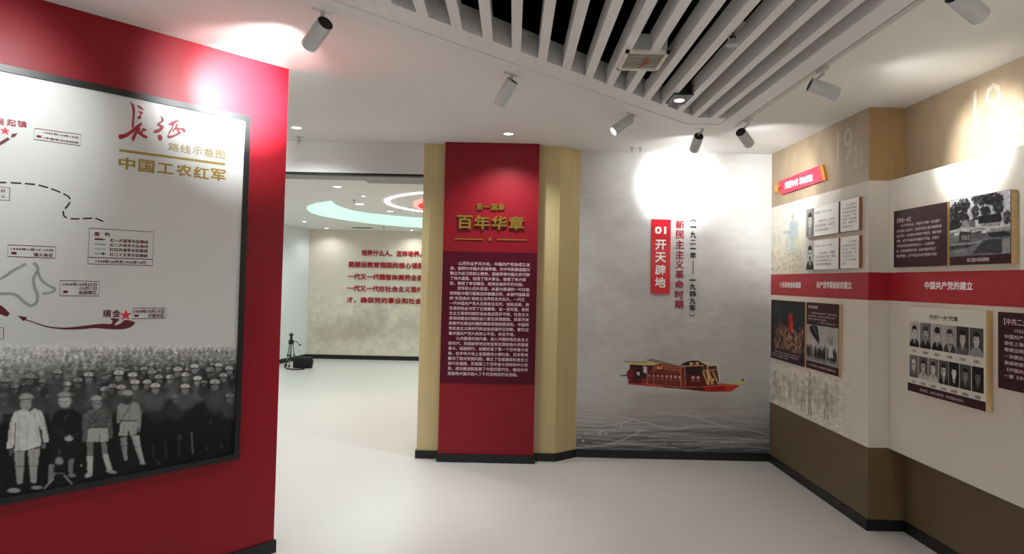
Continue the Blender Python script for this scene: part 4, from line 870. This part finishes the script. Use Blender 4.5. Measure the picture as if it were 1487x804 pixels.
for i in range(70):
    cx, cy = 30 + 300*rr.random()**1.1, 520 + 120*rr.random(); cy = cy + .18*(cx-180); v = 160 + 40*rr.random()
    c.blob(*zq6(cx, cy), 1.2 + 2.2*rr.random(), 2.5 + 6*rr.random(), (v, v-10, v-22), .45, .5, .5*rr.normal())
for i in range(50):
    cx, cy = 30 + 300*rr.random(), 520 + 140*rr.random(); cy = cy + .18*(cx-180); c.blob(*zq6(cx, cy), 1.0 + 1.4*rr.random(), 2 + 4*rr.random(), CREAM, .5, .5, .5*rr.normal())
c.grain(2.0, .16, 61, fx); c.grain(4.0, .12, 62, fx)
c.out('marching_illustration', .0012, m_wallprint, wr)

# printed years
text('printed_year', P_A, '19', .0013, m_year, wr, box=((1216, 192), (1238, 232)), bold=.0)
text('printed_year', P_A, '21', .0013, m_year, wr, box=((1239, 213.5), (1252.5, 240)), bold=.0)
text('printed_year', P_J, '19', .0013, m_year, w2, box=((1414, 132), (1455, 177)), bold=.0)
text('printed_year', P_J, '22', .0013, m_year, w2, box=((1457, 158), (1493, 190)), bold=.0)
# red band headings
text('band_heading', P_A, '十月革命送来真理', .0012, m_letwht, wr, box=((1132.6, 409.0), (1163.2, 418.4)), bold=.03)
text('band_heading', P_A, '共产党早期组织的建立', .0012, m_letwht, wr, box=((1186, 408.4), (1237, 419.6)), bold=.03)
text('band_heading', P_B, '中国共产党的建立', .0012, m_letwht, w2, box=((1343, 408.5), (1413, 421.3)), bold=.03)

# red banner with star
zb8 = Zm(1110, 150, 3.215); P_bn = P_A.shift(.02)
e = empty('star_banner', tuple(P_A.pt(.4, 2.5, .01)), 'small slanted crimson banner with white characters, gold tail and yellow star', 'banner')
def solid(name, pl, px_, o0, o1, m, parent, px=True):
    P = [pl.shift(o1).at(*p) if px else p for p in px_]; n = len(P); t = tessellate_polygon([[Vector((a, z, 0)) for a, z in P]])
    vs = [pl.pt(a, z, o0) for a, z in P] + [pl.pt(a, z, o1) for a, z in P]
    fs = [tuple(reversed(x)) for x in t] + [tuple(i + n for i in x) for x in t] + [(i, (i+1) % n, n+(i+1) % n, n+i) for i in range(n)]
    return mk(name, vs, fs, m, parent)
solid('ribbon', P_A, [zb8(68, 364), zb8(258, 289), zb8(274, 360), zb8(78, 427)], .002, .020, m_banner, e)
for k in (0, 1): solid('gold_tail', P_A, [zb8(258+7*k, 289-1.5*k), zb8(263+7*k, 287.5-1.5*k), zb8(279+6*k, 358), zb8(274+6*k, 360)], .002, .022, m_bannergold, e)
solid('star', P_A, star(P_A, P_bn.at(*zb8(62, 396)), .062, .1), .020, .032, m_bannergold, e, px=False)
for i, ch in enumerate('觉醒年代革命洪流'):
    x0 = 97 + 15.4*i + (6 if i > 3 else 0); yb = 396 - (x0 - 97)*.30; text('character', P_bn, ch, .0, m_letwht, e, box=(zb8(x0, yb - 27), zb8(x0+14.4, yb)), bold=.035, th=.004)

# portraits
def portrait(c, bg, hair, face, cloth, glasses=False, beard=0.0, cap=False, collar=None, bald=False, x0=0.0, x1=1.0, y0=0.0, y1=1.0):
    U = (c.X - x0)/(x1 - x0); V = (c.Y - y0)/(y1 - y0); ins = ((U >= 0) & (U <= 1) & (V >= 0) & (V <= 1)).astype(float)
    sx, sy = c.X, c.Y; c.X, c.Y = U, V; g = lambda v: (v, v*.98, v*.95)
    face = min(face*1.18, 235); hair *= .7; c.put(ins, g(bg)); keep = c.put; c.put = lambda k, col, alpha=1.0: keep(k*ins, col, alpha)
    c.put(sstep(.3, 1.0, U)*.35, g(bg*.7))
    c.blob(.5, 1.02, .50, .36, g(cloth), 1, .1); c.blob(.5, .70, .13, .16, g(face*.72), 1, .15)
    if not bald: c.blob(.5, .33, .25, .20, g(hair), 1, .12)
    c.blob(.5, .44, .21, .235, g(face), 1, .1); c.blob(.40, .46, .08, .20, g(face*.8), .5, .5)
    if bald: c.blob(.5, .28, .19, .10, g(face*1.05), 1, .2)
    else: c.blob(.5, .235, .22, .075, g(hair), 1, .25)
    if cap: c.blob(.5, .23, .24, .13, g(26), 1, .1)
    for q in (-.085, .085): c.blob(.5+q, .42, .045, .014, g(face*.35), 1, .4); c.blob(.5+q, .385, .055, .012, g(hair), .8, .4)
    c.blob(.5, .49, .022, .05, g(face*.72), .8, .5); c.blob(.5, .565, .065, .013, g(face*.45), 1, .4)
    for q in (-.215, .215): c.blob(.5+q, .45, .03, .05, g(face*.75), 1, .3)
    if glasses:
        for q in (-.09, .09): c.blob(.5+q, .425, .07, .042, g(30), .75, .2); c.blob(.5+q, .425, .05, .028, g(face*.7), .8, .2)
    if beard: c.blob(.5, .60, .13*beard, .075*beard, g(hair), .9, .3); c.blob(.5, .535, .10, .018, g(hair), .9, .4)
    if collar: c.poly([(.38, .70), (.5, .86), (.62, .70), (.66, .76), (.52, 1.0), (.48, 1.0), (.34, .76)], g(collar)); 
    c.line([(.5, .84), (.5, 1.0)], .02, g(cloth*.6), .8)
    c.put = keep; c.X, c.Y = sx, sy

BIO = ['中国共产党的主要', '创始人之一，新文', '化运动的倡导者，', '五四运动的总司令', '曾任中央局书记。', '他主编杂志传播新']
for (tl1, br1, tl2, br2, who, rows1, rows2, kw, lab) in (
    ((1170.5, 304.2), (1217.3, 338.0), (1220.4, 292.0), (1246.8, 333.3), 0, ['陈独秀（1879—1942）', '', '　　安徽怀宁人，新文化', '运动的倡导者，马克思主', '义的积极传播者之一。'], ['　　在上海成立', '共产党早期组织', '开展宣传和组织', '工人运动，为建', '党做了大量准备', '工作，被推选为', '中央局书记。'],
     dict(bg=150, hair=60, face=190, cloth=130, collar=200), 'upper'),
    ((1170.5, 351.2), (1217.3, 390.3), (1220.4, 344.6), (1246.8, 388.8), 1, ['李大钊（1889—1927）', '', '　　河北乐亭人，中国最', '早的马克思主义者，中国', '共产党主要创始人之一，', '在北京建立早期组织。'], ['　　一九二零年', '在北京成立共产', '党小组，领导北', '方工人运动，宣', '传马克思主义，', '一九二七年英勇', '就义。'],
     dict(bg=205, hair=34, face=196, cloth=52, beard=.9, glasses=True), 'lower')):
    e, f_, a0, a1, z0, z1 = board(P_A, .028, tl1, br1, f'{lab} white plaque with an old portrait of a man and a short biography', m_letwht, m_plydark, 'plaque', 'biography plaques')
    c = Canvas(f_, a0+.002, a0+(a1-a0)*.27, z0+.002, z1-.002, .0028, uv=True, base=(150, 150, 150)); portrait(c, **kw); c.out('portrait_photograph', .0003, m_print, e)
    lines(f_, e, rows1, a0+(a1-a0)*.31, a1-.02, z1-.03, z0+.03, m_txtgry, 12, .7)
    e, f_, a0, a1, z0, z1 = board(P_A, .028, tl2, br2, f'{lab} narrow white plaque of small grey text at the right of the portrait', m_letwht, m_plydark, 'plaque', 'biography plaques')
    lines(f_, e, rows2, a0+.03, a1-.02, z1-.025, z0+.025, m_txtgry, 7.2, .7)

# coloured flag crowd panel
e, f_, a0, a1, z0, z1 = board(P_A, .028, (1120, 434.8), (1168, 533), 'dark painted panel of a torchlit crowd around a tall red flag', m_dmaroon, m_ply, 'picture panel')
c = Canvas(f_, a0+.004, a1-.004, z0+.004, z1-.004, .0042, uv=True, base=(48, 30, 40)); X, Y = c.X, c.Y
c.put(sstep(.0, .15, Y)*(1-sstep(.35, .5, Y)), (36, 50, 48), .8); c.blob(.2, .18, .16, .12, (52, 66, 60), .7, .8); c.blob(.75, .15, .2, .12, (52, 62, 54), .5, .8)
rr = np.random.default_rng(9)
for i in range(340):
    y = .40 + .42*rr.random()**.8; x = .08 + .90*rr.random(); w = math.exp(-((x-.62)**2)/.10 - ((y-.55)**2)/.06); q = rr.random()
    col = ((196, 168, 120), (150, 110, 84), (180, 120, 100), (110, 90, 70), (60, 44, 40))[int(q*5)]; c.blob(x, y, .010+.012*rr.random(), .016+.03*rr.random(), col, .25+.7*w, .4, rr.normal()*.4)
c.poly([(.54, .22), (.66, .19), (.68, .40), (.64, .50), (.56, .47)], (176, 34, 34)); c.poly([(.60, .34), (.68, .32), (.70, .50), (.62, .52)], (200, 70, 56), .8); c.poly([(.28, .30), (.33, .29), (.35, .44), (.29, .44)], (130, 50, 44), .8)
c.grain(.02, .25, 3); c.put(sstep(.80, .86, Y), (50, 30, 44))
c.out('torchlit_painting', .0003, m_print, e)
lines(f_, e, ['　　十月革命一声炮响，给中国送来了马克思列宁主义，', '中国先进分子从中看到了解决中国问题的出路和方向，', '马克思主义在中国得到广泛传播。'], a0+.03, a1-.02, z1-(z1-z0)*.845, z1-(z1-z0)*.965, m_txt, 27, .62)
e, f_, a0, a1, z0, z1 = board(P_A, .028, (1171.5, 438.4), (1217.5, 546.8), 'maroon panel with pale heading above a black and white marching crowd photograph', m_dmaroon, m_ply, 'picture panel')
hh = z1 - z0
c = Canvas(f_, a0+.004, a1-.004, z1-hh*.885, z1-hh*.335, .0040, uv=True, base=(176, 170, 164)); X, Y = c.X, c.Y
c.put(sstep(.25, .55, Y)*.3, (206, 202, 196)); c.poly([(.09, .06), (.22, .0), (.36, .02), (.42, .34), (.43, .50), (.33, .42), (.20, .28), (.12, .18)], (22, 22, 24)); c.poly([(.19, .04), (.27, .04), (.36, .26), (.30, .24)], (90, 88, 86))
for i in range(60):
    x = .02 + .96*rr.random(); y = .60 + .12*rr.random(); h = .13 + .10*rr.random(); v = 20 + (60 if rr.random() < .3 else 20)*rr.random() + (120 if rr.random() < .12 else 0); c.blob(x, y + h*.7, .020+.016*rr.random(), h, (v,)*3, .9, .2); c.blob(x, y - .05, .015, .024, (70+60*rr.random(),)*3, .9, .3)
c.put(sstep(.84, .92, Y), (150, 146, 142), .9)
for i in range(16): c.line([(.03+.06*i, .80), (.02+.06*i+.02*rr.normal(), .93)], .016, (34, 34, 34), .8)
c.blob(.78, .36, .07, .12, (120, 116, 112), .6, .6); c.poly([(.74, .48), (.82, .48), (.86, .78), (.70, .78)], (206, 202, 196), .9); c.line([(.55, .62), (.66, .32)], .012, (90, 86, 84)); c.line([(.36, .62), (.37, .42)], .010, (50, 50, 50))
c.grain(.03, .15, 4); c.out('march_photograph', .0003, m_print, e)
lines(f_, e, ['历史选择'], a0+.03, a0+.22, z1-hh*.045, z1-hh*.095, m_txt, 4.3, .95, .02)
lines(f_, e, ['　　中国的历史要由人民来写，中国工人阶级', '登上历史舞台，马克思主义与中国工人运动', '相结合，中国共产党应运而生。', '　　　　　　　——毛泽东《新民主主义论》'], a0+.03, a1-.03, z1-hh*.13, z1-hh*.31, m_txt, 20, .62)
lines(f_, e, ['一九一九年五月四日，北京学生在天安门前集会游行示威。'], a0+.03, a1-.03, z1-hh*.905, z1-hh*.965, m_txt, 26, .6)

# second stretch, upper pair
ze = Zm(1290, 270, 6.183)
e, f_, a0, a1, z0, z1 = board(P_B, .038, (1298.1, 306.9), (1375, 385.6), 'dark maroon text panel beginning with a bracketed heading, above the red band', m_dmaroon, m_ply, 'text panel')
hh = z1 - z0
text('heading', f_, '【中共一大】', .0003, m_txt, e, place=(a0+.02, z1-hh*.215, .032, .036), bold=.01, th=.0003)
lines(f_, e, ['　　1921年7月23日，中国共产党第一次全国代', '表大会在上海召开，后转移到浙江嘉兴南湖的游', '船上举行，大会通过中国共产党纲领，确定党的', '性质，以无产阶级革命推翻资产阶级，实现无', '产阶级专政和消灭资本主义——社会革命', '党，选举陈独秀任书记，从此中国人民有了', '新的领路人，共产党正在为自己的奋斗目标。'], a0+.035, a1-.045, z1-hh*.225, z1-hh*.84, m_txt, 21.2, .62, .005)
e, f_, a0, a1, z0, z1 = board(P_B, .038, (1379, 291), (1468, 382), 'black and white photograph panel of boats, pavilion roofs and trees by a lake', m_dmaroon, m_ply, 'picture panel')
hh = z1 - z0
c = Canvas(f_, a0+.002, a1-.002, z1-hh*.87, z1-.002, .0028, uv=True, base=(204, 202, 206)); X, Y = c.X, c.Y
zu = lambda x, y: ((x-550)/550., (y - (130 - (x-550)*.185))/((692 + (710-692)*(1100-x)/550. - (130-(x-550)*.185)))/.87)
def U(*p): return [zu(*q) for q in p]
c.put(sstep(.0, .3, Y)*.2, (150, 148, 152))
def foliage(cx, cy, rx, ry, nn, v, seed):
    r2 = np.random.default_rng(seed)
    for i in range(int(nn*1.7)):
        a = r2.random()*6.28; q = r2.random()**.6; x, y = zu(cx + rx*q*math.cos(a), cy + ry*q*math.sin(a)); vv = v*.55 + 70*r2.random()**2; c.blob(x, y, .010+.018*r2.random(), .014+.024*r2.random(), (vv,)*3, .85, .4)
foliage(620, 250, 70, 100, 90, 34, 1); foliage(690, 170, 60, 60, 50, 40, 2); foliage(590, 360, 60, 50, 40, 36, 3); foliage(840, 110, 70, 50, 60, 44, 4); foliage(960, 110, 80, 60, 80, 40, 5); foliage(890, 220, 40, 40, 40, 40, 6); foliage(1000, 180, 40, 60, 40, 44, 7); foliage(800, 220, 30, 60, 30, 66, 8); foliage(1075, 270, 30, 60, 30, 60, 9); foliage(690, 280, 60, 40, 40, 40, 10)
c.poly(U((760, 300), (850, 260), (1020, 240), (1035, 290), (1020, 320), (840, 335), (745, 320)), (36,)*3); c.poly(U((560, 355), (740, 300), (750, 340), (560, 380)), (52,)*3)
c.poly(U((850, 335), (1020, 320), (1020, 345), (850, 358)), (170,)*3)
for i in range(7): c.poly(U((860+24*i, 335), (868+24*i, 335), (868+24*i, 356), (860+24*i, 358)), (50,)*3)
c.poly(U((740, 312), (820, 300), (826, 360), (745, 368)), (110,)*3); c.poly(U((796, 300), (826, 298), (828, 358), (800, 360)), (206,)*3)
c.poly(U((672, 320), (710, 296), (742, 320), (742, 362), (672, 370)), (150,)*3)
c.put(sstep(.60, .64, Y), (92, 92, 96), .9); c.grain(.03, .3, 71, sstep(.6, .65, Y), sy=.012)
c.poly(U((560, 400), (660, 372), (752, 392), (752, 408), (640, 404), (556, 418)), (196,)*3); c.poly(U((650, 404), (752, 408), (752, 495), (640, 500)), (58,)*3)
for i in range(4): c.poly(U((668+20*i, 440), (680+20*i, 440), (680+20*i, 480), (668+20*i, 482)), (150,)*3)
c.poly(U((556, 420), (640, 408), (640, 500), (556, 512)), (120,)*3); c.poly(U((600, 420), (640, 414), (640, 440), (600, 448)), (216,)*3)
c.poly(U((752, 395), (860, 372), (900, 380), (900, 440), (752, 480)), (90,)*3); c.poly(U((762, 400), (860, 376), (862, 392), (764, 416)), (190,)*3); c.poly(U((858, 392), (898, 388), (898, 416), (858, 424)), (214,)*3)
c.poly(U((556, 520), (750, 508), (900, 470), (920, 480), (800, 530), (640, 552), (556, 550)), (150,)*3); c.poly(U((556, 536), (760, 522), (860, 500), (700, 560), (556, 575)), (56,)*3)
c.poly(U((910, 420), (1040, 400), (1095, 420), (1095, 445), (960, 460), (920, 450)), (44,)*3); c.poly(U((930, 380), (1095, 360), (1095, 390), (930, 410)), (150,)*3); c.poly(U((1035, 470), (1095, 462), (1095, 600), (1035, 600)), (150,)*3, .8)
c.poly(U((870, 480), (1030, 470), (1030, 600), (780, 600)), (40,)*3, .8); c.blob(*zu(650, 590), .12, .06, (130,)*3, .7, .5); c.grain(.02, .2, 72); c.grain(.05, .15, 73)
c.out('lake_photograph', .0003, m_print, e)
text('caption', f_, '浙江嘉兴南湖游船', .0003, m_txt, e, place=(a0+(a1-a0)*.31, z1-hh*.955, .0225, .024), bold=.01, th=.0003)

# portraits panel below the band
e, f_, a0, a1, z0, z1 = board(P_B, .038, (1318.5, 443.9), (1431.6, 597.4), 'cream panel of thirteen small black and white portraits with a maroon foot strip', m_cream, m_ply, 'picture panel')
wd = a1 - a0; hh = z1 - z0; zp = Zm(1310, 430, 4.469)
B().slab(f_, a0, a1, z0, z0+hh*.094, .0001, .0006).out('foot_strip', m_dmaroon, e)
text('heading', f_, '中共“一大”代表', .0003, m_inkblk, e, box=(zp(178, 117), zp(362, 166)), bold=.03, th=.0003)
text('foot_text', f_, '其余时刻：大会的13位代表，代表全国58名党员。', .0008, m_txt, e, place=(a0+wd*.18, z0+hh*.03, wd*.027, .020), th=.0003, res=1)
R1 = [(48, 113, 162, 322, dict(bg=190, hair=30, face=176, cloth=36)), (117, 188, 166, 338, dict(bg=120, hair=60, face=150, cloth=30, beard=.5)), (192, 266, 172, 350, dict(bg=176, hair=20, face=170, cloth=22, cap=True)), (268, 350, 178, 358, dict(bg=170, hair=60, face=150, cloth=60, collar=190)), (352, 434, 186, 374, dict(bg=60, hair=30, face=168, cloth=96)), (438, 528, 190, 390, dict(bg=80, hair=30, face=170, cloth=150))]
R2 = [(48, 104, 376, 518, dict(bg=120, hair=60, face=170, cloth=90, bald=True, glasses=True)), (108, 166, 386, 530, dict(bg=90, hair=26, face=170, cloth=190, glasses=True)), (170, 234, 393, 544, dict(bg=120, hair=22, face=186, cloth=200)), (238, 302, 404, 558, dict(bg=90, hair=24, face=180, cloth=26, glasses=True, collar=150)), (304, 370, 414, 570, dict(bg=26, hair=20, face=216, cloth=30)), (373, 448, 428, 590, dict(bg=80, hair=40, face=120, cloth=50)), (453, 530, 442, 608, dict(bg=30, hair=20, face=96, cloth=36))]
N1 = ['毛泽东', '何叔衡', '董必武', '陈潭秋', '王尽美', '邓恩铭']; N2 = ['李达', '李汉俊', '张国焘', '刘仁静', '陈公博', '周佛海', '包惠僧']
zr1 = [f_.at(*zp(48, 162))[1], f_.at(*zp(48, 322))[1]]; zr2 = [f_.at(*zp(48, 376))[1], f_.at(*zp(48, 518))[1]]
for R_, zz, NN in ((R1, zr1, N1), (R2, zr2, N2)):
    for (x0, x1, y0, y1, kw), nm in zip(R_, NN):
        p0 = f_.at(*zp(x0, y0)); p1 = f_.at(*zp(x1, (y0+y1)/2 + 4)); c = Canvas(f_, p0[0], p1[0], zz[1], zz[0], .0021, uv=True); portrait(c, **kw); c.grain(.12, .06, 7); c.out('portrait_photograph', .0003, m_print, e)
        w_ = p1[0]-p0[0]; text('caption', f_, nm, .0003, m_inkblk, e, place=((p0[0]+p1[0])/2 - .0165*len(nm)/2, zz[1]-.035, .0165, .020), bold=.01, th=.0003, res=1)
# maroon panel cut by the right edge
e, f_, a0, a1, z0, z1 = board(P_B, .038, (1449.2, 452.4), (1449.2 + 1, 562.7), 'dark maroon text panel cut by the right edge of the view, below the red band', m_dmaroon, m_ply, 'text panel')
bpy.data.objects.remove(e.children[0]); bpy.data.objects.remove(e.children[0]); a1 = a0 + .62
B().slab(P_B, a0, a1, z0, z1, .0015, .036).out('core', m_ply, e); B().slab(P_B, a0, a1, z0, z1, .0361, .038).out('face', m_dmaroon, e); hh = z1-z0
text('heading', f_, '【中共二大】', .0003, m_txt, e, place=(a0+.02, z1-hh*.155, .038, .038), bold=.01, th=.0003)
lines(f_, e, ['　　1922年7月，中国共产党第', '中国共产党第二次全国代表大', '会在上海举行，大会第一', '等提出明确的反帝反封建', '一次提出民主革命纲领和最', '高纲领思想，制定了第一部', '《中国共产党章程》，通过', '一部《中国共产党宣言》。'], a0+.045, a1-.05, z1-hh*.18, z1-hh*.86, m_txt, 15.5, .66, .01)

# drop names that only served while building
for o in bpy.data.objects:
    if o.type == 'MESH': o.data.name = o.name
